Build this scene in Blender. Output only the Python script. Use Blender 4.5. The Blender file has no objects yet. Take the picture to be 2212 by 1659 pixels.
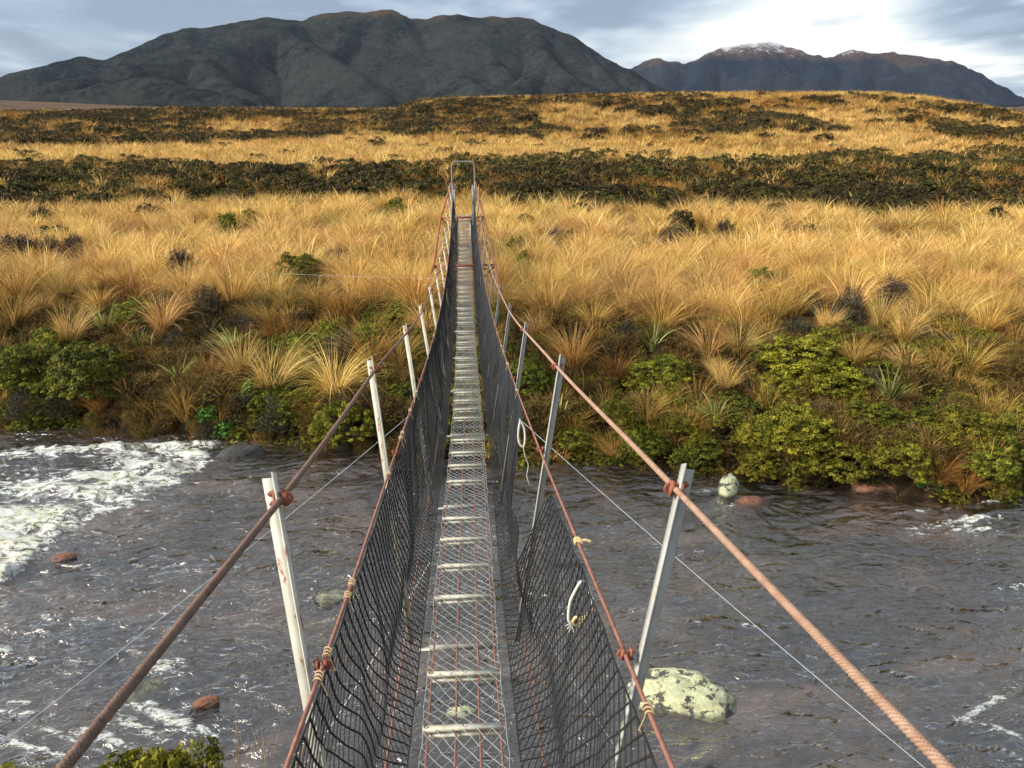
import bpy, math, random
import numpy as np
rng = np.random.default_rng(7); random.seed(7)
S = bpy.context.scene; COL = S.collection
D2 = 1024/2212.0
# ------------------------------------------------------------------ camera
FPX = 850.0; PITCH = math.radians(18.1); YAW = math.radians(3.2); CAMZ = 6.0
cp, sp, cy_, sy_ = math.cos(PITCH), math.sin(PITCH), math.cos(YAW), math.sin(YAW)
FW = np.array([sy_*cp, cy_*cp, -sp]); RT = np.array([cy_, -sy_, 0.0]); UP = np.cross(RT, FW)
CAM = np.array([0, 0, CAMZ])
cam_d = bpy.data.cameras.new('camera'); cam = bpy.data.objects.new('camera', cam_d); COL.objects.link(cam)
cam_d.sensor_width = 36; cam_d.lens = FPX/1024*36; cam_d.clip_start = 0.03; cam_d.clip_end = 40000
cam.location = CAM; cam.rotation_euler = (math.pi/2-PITCH, 0, -YAW); S.camera = cam
def ray(dx, dy):
    """direction through a point of the photograph (2212 x 1659 units)"""
    return FW + (dx*D2-512)/FPX*RT + (384-dy*D2)/FPX*UP
def atY(dx, dy, Y):
    r = ray(dx, dy); return CAM + r*(Y/r[1])
def atZ(dx, dy, z=0.0):
    r = ray(dx, dy); return CAM + r*((z-CAMZ)/r[2])
def atR(dx, dy, R):
    r = ray(dx, dy); return CAM + r*(R/math.hypot(r[0], r[1]))
def pxl(P):
    v = np.asarray(P, float)-CAM; z = v@FW
    return (512+FPX*(v@RT)/z)/D2, (384-FPX*(v@UP)/z)/D2
# ------------------------------------------------------------------ noise
def _h(ix, iy, iz, s):
    n = (ix.astype(np.int64)*374761393 + iy.astype(np.int64)*668265263 + iz.astype(np.int64)*1274126177 + s*974634777) & 0xffffffff
    n = ((n ^ (n >> 13))*1274126177) & 0xffffffff
    n = ((n ^ (n >> 16))*2246822519) & 0xffffffff
    return ((n ^ (n >> 15)) & 0xffffff)/float(0xffffff)
def vnoise(x, y, z=0.0, s=0):
    x, y, z = np.broadcast_arrays(np.asarray(x, float), np.asarray(y, float), np.asarray(z, float))
    xi, yi, zi = np.floor(x), np.floor(y), np.floor(z)
    fx, fy, fz = x-xi, y-yi, z-zi
    u, v, w = [f*f*(3-2*f) for f in (fx, fy, fz)]
    r = 0
    for a in (0, 1):
        for b in (0, 1):
            for c in (0, 1):
                r = r + (u if a else 1-u)*(v if b else 1-v)*(w if c else 1-w)*_h(xi+a, yi+b, zi+c, s)
    return r*2-1
def fbm(x, y, z=0.0, o=4, s=0, g=0.5):
    r = 0; a = 1; f = 1; t = 0
    for i in range(o):
        r = r + a*vnoise(x*f+i*17.3, y*f-i*9.1, np.asarray(z)*f, s+i); t += a; a *= g; f *= 2.03
    return r/t
def sst(a, b, x):
    t = np.clip((np.asarray(x, float)-a)/(b-a), 0, 1); return t*t*(3-2*t)
# ------------------------------------------------------------------ materials
def mat(name):
    m = bpy.data.materials.new(name); m.use_nodes = True; nt = m.node_tree; nt.nodes.clear()
    return m, nt
class NT:
    def __init__(s, nt): s.nt = nt
    def n(s, t, **kw):
        nd = s.nt.nodes.new(t)
        for k, v in kw.items():
            if k == 'ins':
                for a, b in v.items():
                    if isinstance(b, bpy.types.NodeSocket): s.nt.links.new(b, nd.inputs[a])
                    else: nd.inputs[a].default_value = b
            else: setattr(nd, k, v)
        return nd
    def ramp(s, fac, stops):
        r = s.n('ShaderNodeValToRGB', ins={'Fac': fac}); e = r.color_ramp.elements
        while len(e) < len(stops): e.new(0.5)
        for el, (p, c) in zip(e, stops): el.position = p; el.color = (*c, 1) if len(c) == 3 else c
        return r.outputs[0]
    def mix(s, f, a, b, mode='MIX'):
        m = s.n('ShaderNodeMix', data_type='RGBA', blend_type=mode)
        for i, v in ((0, f), (6, a), (7, b)):
            if isinstance(v, bpy.types.NodeSocket): s.nt.links.new(v, m.inputs[i])
            else: m.inputs[i].default_value = v if i == 0 else ((*v, 1) if len(v) == 3 else v)
        return m.outputs[2]
    def math(s, op, a, b=0.0, c=None):
        m = s.n('ShaderNodeMath', operation=op)
        for i, v in enumerate((a, b, c)):
            if v is None: continue
            if isinstance(v, bpy.types.NodeSocket): s.nt.links.new(v, m.inputs[i])
            else: m.inputs[i].default_value = v
        return m.outputs[0]
    def noise(s, vec, scale, detail=3, rough=0.5, dist=0.0):
        nd = s.n('ShaderNodeTexNoise', ins={'Scale': scale, 'Detail': detail, 'Roughness': rough, 'Distortion': dist})
        if vec is not None: s.nt.links.new(vec, nd.inputs['Vector'])
        return nd.outputs['Fac']
    def out(s, sh): 
        o = s.n('ShaderNodeOutputMaterial'); s.nt.links.new(sh, o.inputs['Surface'])
    def attr(s, name): return s.n('ShaderNodeAttribute', attribute_name=name)
def solid(name, stops, scale=20, rough=0.6, metallic=0.0, bump=0.0, spots=None, lay=False):
    m, nt = mat(name); k = NT(nt)
    g = k.n('ShaderNodeNewGeometry').outputs['Position']
    f = k.noise(g, scale, 5, 0.6)
    c = k.ramp(f, stops)
    if lay: c = k.mix(k.ramp(k.attr('lay').outputs['Fac'], [(0.15, (1,1,1)), (0.6, (0,0,0))]), c, tuple(v*0.28 for v in stops[0][1]))  # rope grooves painted darker, as shade and grime, so the twist stands out
    if spots:
        (sc, th, col, st) = spots
        mp = k.n('ShaderNodeMapping', ins={'Vector': g, 'Scale': st})
        f2 = k.noise(mp.outputs[0], sc, 4, 0.65)
        c = k.mix(k.ramp(f2, [(th, (0,0,0)), (th+0.05, (1,1,1))]), c, col)
    p = k.n('ShaderNodeBsdfPrincipled', ins={'Base Color': c, 'Roughness': rough, 'Metallic': metallic})
    if bump:
        b = k.n('ShaderNodeBump', ins={'Height': f, 'Strength': bump, 'Distance': 0.002}); nt.links.new(b.outputs[0], p.inputs['Normal'])
    k.out(p.outputs[0]); return m
RUST = (0.33, 0.10, 0.045)
M = {}
M['cable_l'] = solid('shaded_wire_rope', [(0.3, (0.13,0.075,0.05)), (0.7, (0.26,0.15,0.10))], 60, 0.75, 0, 0.3, None, True)  # brown left cable: its shaded side is put into the colour
M['cable_r'] = solid('lit_wire_rope', [(0.3, (0.34,0.17,0.10)), (0.7, (0.52,0.34,0.23))], 40, 0.75, 0, 0.3, None, True)  # salmon right cable: the light falling on it is put into the colour
M['rust'] = solid('rusty_steel', [(0.3, (0.20,0.055,0.03)), (0.7, (0.42,0.15,0.08))], 70, 0.85, 0, 0.4)
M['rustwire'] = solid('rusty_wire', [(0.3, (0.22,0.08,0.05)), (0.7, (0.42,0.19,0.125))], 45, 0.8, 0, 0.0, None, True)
M['rustplain'] = solid('rusty_thin_cable', [(0.3, (0.22,0.08,0.05)), (0.7, (0.42,0.19,0.125))], 45, 0.8)
M['paint'] = solid('cream_painted_angle', [(0.3, (0.40,0.38,0.30)), (0.7, (0.60,0.57,0.47))], 14, 0.55, 0, 0.15, (22, 0.60, (0.30,0.09,0.03), (1.4,1.4,0.5)))
M['paint_r'] = solid('shaded_painted_angle', [(0.3, (0.30,0.28,0.24)), (0.7, (0.48,0.46,0.40))], 12, 0.6, 0, 0.15, (14, 0.68, (0.38,0.22,0.08), (1.5,1.5,0.6)))  # greyer copy of the cream paint; shade on right uprights is in the colour
M['rung'] = solid('cream_rung', [(0.3, (0.50,0.44,0.30)), (0.6, (0.74,0.70,0.56))], 22, 0.55, 0, 0.1, (16, 0.66, (0.30,0.14,0.05), (1,2,2)))
M['galv'] = solid('galvanised_wire', [(0.3, (0.36,0.40,0.38)), (0.7, (0.66,0.68,0.62))], 30, 0.4, 0.35)
M['galvd'] = solid('weathered_galvanised_pipe', [(0.3, (0.22,0.23,0.22)), (0.7, (0.38,0.38,0.35))], 20, 0.5, 0.3)
M['archm'] = solid('dull_steel_pipe', [(0.3, (0.16,0.155,0.14)), (0.7, (0.32,0.30,0.26))], 20, 0.6, 0.1)
M['net'] = solid('black_netting', [(0.3, (0.006,0.007,0.008)), (0.7, (0.022,0.024,0.026))], 60, 0.7)
M['twine'] = solid('pale_twine', [(0.3, (0.42,0.27,0.12)), (0.7, (0.62,0.48,0.28))], 90, 0.9)
M['rope'] = solid('white_rope', [(0.3, (0.70,0.64,0.48)), (0.7, (0.85,0.82,0.74))], 40, 0.8)
M['rope_y'] = solid('yellowed_rope', [(0.3, (0.62,0.42,0.16)), (0.7, (0.80,0.62,0.32))], 40, 0.8)
M['guy'] = solid('pale_steel_strand', [(0.3, (0.50,0.55,0.58)), (0.7, (0.72,0.76,0.78))], 30, 0.45, 0.2)
def foliage(name, base, tip, vary, trans=0.25, rough=0.6, hv=0.07):
    """leaf colour: 't' runs from the base of a blade to its tip, 'c' differs from leaf to leaf, plus a shift per plant"""
    m, nt = mat(name); k = NT(nt)
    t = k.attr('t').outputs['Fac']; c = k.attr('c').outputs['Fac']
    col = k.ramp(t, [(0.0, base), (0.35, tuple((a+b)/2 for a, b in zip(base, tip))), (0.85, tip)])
    col = k.mix(k.math('MULTIPLY', k.math('POWER', c, 2.0), 0.85), col, vary)
    col = k.n('ShaderNodeVectorMath', operation='SCALE', ins={0: col, 'Scale': k.math('MULTIPLY_ADD', c, 0.75, 0.5)}).outputs[0]
    oi = k.n('ShaderNodeObjectInfo').outputs['Random']
    hsv = k.n('ShaderNodeHueSaturation', ins={'Color': col,
        'Hue': k.math('MULTIPLY_ADD', oi, 0.05*hv/0.15, 0.5-0.025*hv/0.15),
        'Value': k.math('MULTIPLY_ADD', k.math('FRACT', k.math('MULTIPLY', oi, 7.3)), 0.55, 0.72)})
    d = k.n('ShaderNodeBsdfPrincipled', ins={'Base Color': hsv.outputs[0], 'Roughness': rough, 'Specular IOR Level': 0.25})
    tr = k.n('ShaderNodeBsdfTranslucent', ins={'Color': hsv.outputs[0]})
    mx = k.n('ShaderNodeMixShader', ins={0: trans, 1: d.outputs[0], 2: tr.outputs[0]})
    k.out(mx.outputs[0]); return m
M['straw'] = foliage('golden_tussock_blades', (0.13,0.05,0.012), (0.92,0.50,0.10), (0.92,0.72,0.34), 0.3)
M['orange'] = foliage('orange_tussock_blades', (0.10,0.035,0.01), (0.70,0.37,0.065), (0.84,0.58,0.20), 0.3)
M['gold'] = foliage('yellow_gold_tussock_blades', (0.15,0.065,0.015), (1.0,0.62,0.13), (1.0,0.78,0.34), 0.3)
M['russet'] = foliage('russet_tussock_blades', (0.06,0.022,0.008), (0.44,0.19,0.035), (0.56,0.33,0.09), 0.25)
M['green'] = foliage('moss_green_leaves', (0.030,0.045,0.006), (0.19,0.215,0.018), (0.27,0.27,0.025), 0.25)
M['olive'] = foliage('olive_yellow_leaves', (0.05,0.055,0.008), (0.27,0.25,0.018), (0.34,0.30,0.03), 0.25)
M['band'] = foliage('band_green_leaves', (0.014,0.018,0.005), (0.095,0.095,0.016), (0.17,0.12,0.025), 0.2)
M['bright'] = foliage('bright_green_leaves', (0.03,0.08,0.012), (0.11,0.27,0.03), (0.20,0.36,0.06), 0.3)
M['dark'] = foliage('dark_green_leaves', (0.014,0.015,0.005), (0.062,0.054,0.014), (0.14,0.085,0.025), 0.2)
M['grey'] = foliage('grey_twigs', (0.03,0.024,0.014), (0.095,0.085,0.045), (0.18,0.155,0.10), 0.15)
M['purple'] = foliage('purple_brown_twigs', (0.03,0.018,0.015), (0.085,0.055,0.045), (0.13,0.10,0.09), 0.15)
M['brush'] = foliage('brown_brush', (0.055,0.028,0.010), (0.25,0.14,0.035), (0.27,0.22,0.06), 0.2)
M['flax'] = foliage('flax_leaves', (0.09,0.15,0.03), (0.27,0.34,0.07), (0.62,0.56,0.22), 0.25, 0.35)
M['stem'] = solid('grey_bark', [(0.3, (0.07,0.05,0.035)), (0.7, (0.20,0.17,0.13))], 30, 0.9)
# ------------------------------------------------------------------ mesh helpers
def mesh_from(name, V, F, attrs=None, smooth=False):
    V = np.asarray(V, np.float32); F = np.asarray(F, np.int32)
    me = bpy.data.meshes.new(name); n, w = F.shape
    me.vertices.add(len(V)); me.vertices.foreach_set('co', V.ravel())
    me.loops.add(n*w); me.loops.foreach_set('vertex_index', F.ravel())
    me.polygons.add(n); me.polygons.foreach_set('loop_start', np.arange(0, n*w, w, dtype=np.int32))
    me.polygons.foreach_set('loop_total', np.full(n, w, np.int32))
    if smooth: me.polygons.foreach_set('use_smooth', np.ones(n, bool))
    me.update(calc_edges=True)
    for k, a in (attrs or {}).items():
        at = me.attributes.new(k, 'FLOAT', 'POINT'); at.data.foreach_set('value', np.asarray(a, np.float32))
    return me
def obj(name, me, m, parent=None):
    if m is not None and len(me.materials) == 0: me.materials.append(m)
    o = bpy.data.objects.new(name, me); COL.objects.link(o)
    if parent: o.parent = parent
    return o
def tag(o, label=None, cat=None, group=None, kind=None):
    if label: o['label'] = label
    if cat: o['category'] = cat
    if group: o['group'] = group
    if kind: o['kind'] = kind
    return o
def empty(name, loc=(0,0,0)):
    o = bpy.data.objects.new(name, None); COL.objects.link(o); o.location = loc; o.empty_display_size = 0.1; return o
class MB:
    """collects quads"""
    def __init__(s, lay=False): s.lay = lay; s.V = []; s.F = []; s.n = 0; s.m = []; s.A = {}
    def add(s, V, F, mi=0, **at):
        V = np.asarray(V, float); F = np.asarray(F, int)
        if F.shape[1] == 3: F = np.concatenate([F, F[:, 2:3]], 1)
        s.V.append(V); s.F.append(F+s.n); s.n += len(V); s.m.append(np.full(len(F), mi))
        for k, a in at.items(): s.A.setdefault(k, []).append(np.broadcast_to(a, (len(V),)))
        return s
    def box(s, c, d, R=None, mi=0):
        v = np.array([[x, y, z] for x in (-.5, .5) for y in (-.5, .5) for z in (-.5, .5)])*np.array(d)
        if R is not None: v = v@np.asarray(R).T
        return s.add(v+np.array(c), [[0,1,3,2],[4,6,7,5],[0,4,5,1],[2,3,7,6],[0,2,6,4],[1,5,7,3]], mi)
    def segs(s, A, B, r, sides=4, mi=0):
        """many open prisms from A[i] to B[i]"""
        A = np.atleast_2d(A).astype(float); B = np.atleast_2d(B).astype(float); r = np.broadcast_to(r, (len(A),))
        d = B-A; d /= np.linalg.norm(d, axis=1, keepdims=True)+1e-9
        up = np.where(np.abs(d[:, 2:3]) > 0.9, [[1., 0, 0]], [[0, 0, 1.]])
        u = np.cross(d, up); u /= np.linalg.norm(u, axis=1, keepdims=True); w = np.cross(d, u)
        vs = []
        for e in (A, B):
            for k in range(sides):
                a = 2*math.pi*k/sides
                vs.append(e+(u*math.cos(a)+w*math.sin(a))*r[:, None])
        V = np.stack(vs, 1).reshape(-1, 3)
        b = (np.arange(len(A))*2*sides)[:, None, None]
        f = np.array([[k, (k+1) % sides, sides+(k+1) % sides, sides+k] for k in range(sides)])[None]
        return s.add(V, (b+f).reshape(-1, 4), mi)
    def tube(s, P, r, sides=8, mi=0, lobes=0, pitch=0.03, lobe_amp=0.16, caps=True):
        P = np.asarray(P, float); n = len(P); r = np.broadcast_to(r, (n,)).astype(float)
        d = np.gradient(P, axis=0); d /= np.linalg.norm(d, axis=1, keepdims=True)+1e-12
        u = np.zeros_like(P); a = np.array([0, 0, 1.]) if abs(d[0, 2]) < 0.9 else np.array([1., 0, 0])
        for i in range(n):
            a = a-d[i]*(a@d[i]); a /= np.linalg.norm(a)+1e-12; u[i] = a
        w = np.cross(d, u)
        L = np.concatenate([[0], np.cumsum(np.linalg.norm(np.diff(P, axis=0), axis=1))])
        th = np.arange(sides)*2*math.pi/sides
        ang = np.broadcast_to(th[None], (n, sides)); rr = np.broadcast_to(r[:, None], (n, sides))
        if lobes:
            tw = L[:, None]/pitch*2*math.pi
            rr = rr*(1-lobe_amp+lobe_amp*1.6*np.abs(np.cos((ang+tw)*lobes/2)))
        V = P[:, None]+u[:, None]*(np.cos(ang)*rr)[..., None]+w[:, None]*(np.sin(ang)*rr)[..., None]
        i = np.arange(n-1)[:, None]*sides; k = np.arange(sides)[None]; k2 = (k+1) % sides
        F = np.stack([i+k, i+k2, i+sides+k2, i+sides+k], -1).reshape(-1, 4)
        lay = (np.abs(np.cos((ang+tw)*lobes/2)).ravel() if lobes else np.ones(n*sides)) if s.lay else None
        s.add(V.reshape(-1, 3), F, mi, **({'lay': lay} if s.lay else {}))
        if caps:
            for e, j in ((P[0], 0), (P[-1], n-1)):
                s.add(np.vstack([V[j], e[None]]), [[q, (q+1) % sides, sides] for q in range(sides)], mi, **({'lay': 1.0} if s.lay else {}))
        return s
    def build(s, name, mats, parent=None, smooth=False, link=True):
        me = mesh_from(name, np.concatenate(s.V), np.concatenate(s.F), {k: np.concatenate(v) for k, v in s.A.items()}, smooth)
        if len(s.m) and any(x.any() for x in s.m): me.polygons.foreach_set('material_index', np.concatenate(s.m).astype(np.int32))
        for q in (mats if isinstance(mats, (list, tuple)) else [mats]): me.materials.append(q)
        me.validate()
        return obj(name, me, None, parent) if link else me
# ------------------------------------------------------------------ terrain
BANK = [atZ(x, y) for x, y in [(-700,850),(-300,905),(0,918),(200,928),(420,940),(560,950),(700,966),(900,980),(1100,1000),(1250,1004),(1420,1012),(1560,1028),(1700,1040),(1850,1052),(2000,1075),(2110,1080),(2212,1058),(2600,1020),(3300,1000)]]
bx_ = np.array([b[0] for b in BANK]); by_ = np.array([b[1] for b in BANK])
def bankY(x): 
    x = np.asarray(x, float)
    return np.interp(x, bx_, by_)+0.22*vnoise(x*1.3, 3.1, 0, 5)+0.1*vnoise(x*4.1, 1.1, 0, 6)
CR = [(-900,262),(-100,246),(0,243),(340,239),(360,235),(600,237),(860,238),(905,217),(1000,212),(1300,205),(1500,201),(1700,200),(1900,201),(2000,211),(2100,228),(2212,247),(2400,276),(3200,300)]
crx = np.array([c[0] for c in CR]); crz = np.array([atR(x, y, 140.0)[2] for x, y in CR])
def bear(x, y): 
    b = np.arctan2(x, np.maximum(y, 1e-3))-YAW
    return (512+FPX*np.tan(np.clip(b, -1.3, 1.3))/cp)/D2
def terr(x, y):
    x = np.asarray(x, float); y = np.asarray(y, float)
    d = y-bankY(x)
    z = -0.15-0.75*sst(0, -2.2, d)+0.08*vnoise(x*1.2, y*1.2, 0, 9)
    up = 0.12+0.55*sst(0.0, 0.5, d)+0.95*sst(0.4, 3.6, d)
    plain = 0.10*fbm(x*0.25, y*0.25, 0, 3, 11)*sst(1, 5, d)
    z = np.where(d > 0, up*sst(-0.02, 0.15, d)+plain, z)
    dn = 4.35+0.25*vnoise(x*0.8, 7.7, 0, 3)-0.02*np.abs(x)-y     # near bank
    z = np.where(dn > -2.0, np.maximum(z, -0.9+2.75*sst(-1.3, 0.15, dn)), z)
    R = np.hypot(x, y); b = bear(x, y)
    warp = 3.0*fbm(x*0.03, y*0.03, 0, 3, 21)
    z = z+1.05*sst(37, 47, y+warp)*(y > 25)
    zc = np.interp(b, crx, crz)-0.45
    hill = np.interp(b, [300, 800, 950, 3000], [0.55, 0.5, 1.0, 1.0])
    prof = 0.15*sst(66, 86, R+warp)+0.85*sst(84, 142, R+warp*0.6)
    gul = (1.1*fbm(x*0.05, y*0.02, 0, 3, 31)+0.35*fbm(x*0.12, y*0.12, 0, 3, 35))*sst(70, 95, R)*(1-sst(120, 138, R))
    z = np.where(y > 30, z+(zc-2.7)*prof+gul, z)
    z = np.where(R > 145, zc-(zc-1.0)*sst(145, 230, R), z)
    # low moor rising towards the mountain foot
    far = sst(300, 900, R)*(1.0+9*np.interp(b, [-500, 0, 330, 420], [1.0, 0.9, 0.35, 0]))*(1+0.25*fbm(x*0.006, y*0.006, 0, 3, 41))
    return z+np.where(R > 300, far, 0)
def tz(x, y): return float(terr(np.array([x]), np.array([y]))[0])
def hit(dx, dy, up=0.0):
    r = ray(dx, dy); t = np.concatenate([np.arange(4, 60, 0.04), np.arange(60, 260, 0.3)])
    P = CAM+r[None]*t[:, None]; g = terr(P[:, 0], P[:, 1])+up
    P = P[P[:, 1] > 9.0]; g = terr(P[:, 0], P[:, 1])+up
    i = np.argmax(P[:, 2] < g); return P[i] if (P[:, 2] < g).any() else P[-1]
def scrubmask(x, y):
    """1 where scrub grows, 0 where tussock grows"""
    R = np.hypot(x, y); b = bear(x, y); w = 3.5*fbm(x*0.06, y*0.06, 0, 3, 51)
    b0 = np.interp(b, [0, 900, 1300, 2200], [37.5, 36.5, 33.5, 32.0]); band = sst(0, 3.0, y+w*1.0-b0)*(1-sst(46, 52, y+w*1.3+3.5*vnoise(x*.16, y*.1, 0, 58)+np.interp(b, [0, 900, 1300, 2200], [0, 0, -5, -7])))
    n = fbm(x*0.07, y*0.03, 0, 4, 61, .6); Rw = R+w
    farleft = np.interp(b, [300, 520], [1, 0]); midl = np.interp(b, [300, 480, 840, 930], [0, 1, 1, 0]); rt = np.interp(b, [850, 960], [0, 1])
    hl = sst(-.55, -.25, n)*sst(72, 80, Rw)*(1-0.9*np.clip(1-np.abs(Rw-100)/5, 0, 1))*farleft
    hm = (sst(110, 116, Rw)*sst(-.45, -.15, n)+sst(.05, .2, n)*sst(76, 84, Rw))*midl*(1-sst(136, 139, R))
    hr = sst(-0.12, 0.08, n)*sst(76, 90, Rw)*(1-sst(120, 136, R)*np.interp(b, [850, 1000, 2300], [0.3, 0.8, 0.5]))*rt
    band = band*sst(-.75, -.3, fbm(x*.22, y*.3, 0, 3, 63))
    return np.clip(band+hl+hm+hr, 0, 1)
def grid(xs, ys, fan):
    X = xs[None, :]*fan(ys)[:, None]; Y = np.repeat(ys[:, None], len(xs), 1); return X, Y
def gridF(nr, nc):
    i = np.arange(nr-1)[:, None]*nc; j = np.arange(nc-1)[None]
    return np.stack([i+j, i+j+1, i+nc+j+1, i+nc+j], -1).reshape(-1, 4)
ys = np.concatenate([np.arange(-400, -20, 20), np.arange(-20, 3, 1.0), np.arange(3, 20, 0.11), np.arange(20, 60, 0.45), np.arange(60, 160, 1.1), np.arange(160, 400, 8), np.arange(400, 2000, 60), np.arange(2000, 12001, 1000)])
us = np.sinh(np.linspace(-2.2, 2.2, 340))/math.sinh(2.2)
X, Y = grid(us, ys, lambda y: 34+np.abs(y)*1.6)
Z = terr(X, Y)
m, nt = mat('moorland_ground'); k = NT(nt)
g = k.n('ShaderNodeNewGeometry').outputs['Position']
n1 = k.noise(g, 1.3, 6, 0.65); n2 = k.noise(g, 6.0, 5, 0.7)
soil = k.ramp(n2, [(0.3, (0.010,0.006,0.003)), (0.7, (0.042,0.025,0.012))])
straw = k.ramp(n1, [(0.3, (0.10,0.05,0.018)), (0.7, (0.34,0.20,0.07))])
scr = k.ramp(n1, [(0.3, (0.018,0.018,0.008)), (0.75, (0.07,0.055,0.022))])
moor = k.ramp(k.noise(g, 0.01, 5, 0.6), [(0.35, (0.050,0.040,0.024)), (0.6, (0.14,0.08,0.045))])
bed = k.ramp(n2, [(0.3, (0.05,0.032,0.018)), (0.7, (0.30,0.17,0.09))])
c = k.mix(k.attr('straw').outputs['Fac'], soil, straw)
c = k.mix(k.attr('scrub').outputs['Fac'], c, scr)
c = k.mix(k.attr('moor').outputs['Fac'], c, moor)
c = k.mix(k.attr('bed').outputs['Fac'], c, bed)
p = k.n('ShaderNodeBsdfPrincipled', ins={'Base Color': c, 'Roughness': 0.95, 'Specular IOR Level': 0.1})
bp = k.n('ShaderNodeBump', ins={'Height': n2, 'Strength': 0.8, 'Distance': 0.06}); nt.links.new(bp.outputs[0], p.inputs['Normal'])
k.out(p.outputs[0]); M['ground'] = m
d_ = Y-bankY(X)
ground = obj('ground', mesh_from('ground', np.stack([X, Y, Z], -1).reshape(-1, 3), gridF(*X.shape), {
    'straw': sst(3.2, 5.0, d_).ravel(), 'scrub': (scrubmask(X, Y)*(Y > 30)).ravel(),
    'moor': sst(160, 230, np.hypot(X, Y)).ravel(), 'bed': ((d_ < -0.1)*sst(0.0, -0.4, Z)).ravel()}, True), m)
tag(ground, kind='structure')
# ------------------------------------------------------------------ river
rocks_px = [  # x, y (photo), half width m, squash, colour key, label
 (1475,1512,0.56,0.42,'lichen','large pale yellow lichened boulder breaking the water right of the bridge'),
 (352,1492,0.34,0.16,'greyrock','flat greenish grey rock awash beyond the thick left cable'),
 (446,1524,0.14,0.45,'redrock','small orange brown rock beside the flat grey rock at lower left'),
 (1572,1062,0.26,0.9,'lichen','narrow upright lichened rock in water below the right bank'),
 (1625,1088,0.30,0.30,'redrock','low mottled reddish rock awash beside the narrow upright lichened rock'),
 (1885,1056,0.40,0.28,'redrock','flat reddish slab at foot of the right bank'),
 (138,1210,0.16,0.35,'redrock','small orange rock at the edge of the white rapid'),
 (520,985,0.42,0.45,'darkrock','smooth dark rock at the tip of the white rapid under the left bank'),
 (725,1292,0.28,0.25,'greyrock','small grey green rock awash between first left upright and net'),
 (1000,1545,0.16,0.3,'lichen','small pale stone below the walkway mesh'),
 (195,915,0.14,0.3,'palerock','little pale rock by the left bank waterline'),
 (335,921,0.11,0.4,'palerock','small white rock beside the left bank near the green leafy plant'),
]
FO = []  # foam spots: world x, y, rx, ry, angle, strength
def foam(dx, dy, rx, ry, ang, s=1.0):
    p = atZ(dx, dy); FO.append((p[0], p[1], rx, ry, math.radians(ang), s))
for a in [(380,965,1.1,.22,0,1),(250,975,1.9,.30,0,1),(120,985,1.7,.25,0,.8),(430,985,.7,.22,-20,1.1),(330,1010,1.0,.38,-25,1.25),(240,1040,1.2,.36,-12,1.2),(330,1040,.9,.20,-20,1.0),
          (120,1060,1.5,.32,-8,1.05),(40,1020,1.4,.2,0,.5),(200,1075,1.0,.22,-15,1.0),(60,1120,1.1,.42,0,1.2),(120,1150,.8,.28,-10,1.2),(20,1180,.8,.3,-10,1.3),(60,1215,.7,.20,-12,1.25),(0,1245,.7,.2,-20,1.25),(-90,1160,1.2,.6,0,1.2),(-120,1060,1.6,.5,0,1.0),(-300,1100,2.5,1.0,0,.8),
          (345,1450,.26,.13,10,.95),(375,1555,.55,.09,-28,.95),(300,1575,.55,.08,-30,.95),(230,1600,.35,.08,-25,.8),(110,1590,.55,.04,-25,.8),(60,1620,.5,.035,-22,.9),(440,1580,.5,.045,-22,.6),(50,1545,.35,.05,-10,.8),(30,1520,.3,.05,0,.7),(0,1410,.16,.08,0,1),
          (715,1265,.28,.09,35,.9),(690,1210,.3,.05,0,.4),(1100,1160,.3,.1,0,.5),(1000,1200,.4,.1,0,.35),
          (2080,1130,.9,.16,15,.75),(2110,1150,.5,.1,0,.8),(1990,1110,.6,.08,10,.5),(2200,1270,.5,.06,0,.6),(2140,1520,.5,.06,30,.8),(2150,1580,.45,.06,-30,.8),(2070,1570,.4,.05,0,.5),
          (1640,1355,.4,.06,0,.35),(1900,1330,.5,.07,0,.3),(1590,1090,.4,.09,0,.5),(1500,1060,.4,.05,0,.5),(2140,1090,.3,.08,0,.5),(1530,1345,.3,.05,0,.3),(560,1340,.3,.05,0,.25),(1030,1360,.2,.1,0,.4),(930,1250,.2,.3,0,.35)]: foam(*a)
ry = np.concatenate([np.arange(2.2, 5, 0.12), np.arange(5, 8, 0.022), np.arange(8, 12, 0.03), np.arange(12, 17.5, 0.045), np.arange(17.5, 24, 0.3)])
ru = np.concatenate([np.linspace(-6, -1.06, 60), np.linspace(-1.05, 1.05, 620), np.linspace(1.06, 6, 60)])
RX, RY = grid(ru, ry, lambda y: 1.6+y*0.62); RX = RX+RY*0.056
xw = RX+0.9*fbm(RX*0.35, RY*0.35, 0, 2, 71); yw = RY+0.5*fbm(RX*0.3, RY*0.5, 3, 2, 72)
def ridged(x, y, o, s): 
    r = 0; a = 1; t = 0
    for i in range(o): r = r+a*(1-2*np.abs(vnoise(x, y, 0, s+i))); t += a; a *= .52; x = x*1.9+3.3; y = y*2.05-1.7
    return r/t
ca, sa = math.cos(0.42), math.sin(0.42)
u_ = (xw*ca+yw*sa); v_ = (-xw*sa+yw*ca)
W = 0.058*ridged(u_*0.75, v_*1.7, 4, 80)+0.013*ridged(u_*4.2+5, v_*6.5, 3, 90)+0.045*fbm(xw*0.7, yw*1.1, 0, 3, 99)
fo = np.zeros_like(RX)
for (fx, fy, rx, ryy, an, st) in FO:
    dx = RX-fx; dy = RY-fy; c_, s_ = math.cos(an), math.sin(an)
    q = ((dx*c_+dy*s_)/rx)**2+((-dx*s_+dy*c_)/ryy)**2
    fo = np.maximum(fo, st*np.exp(-q*0.9))
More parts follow.
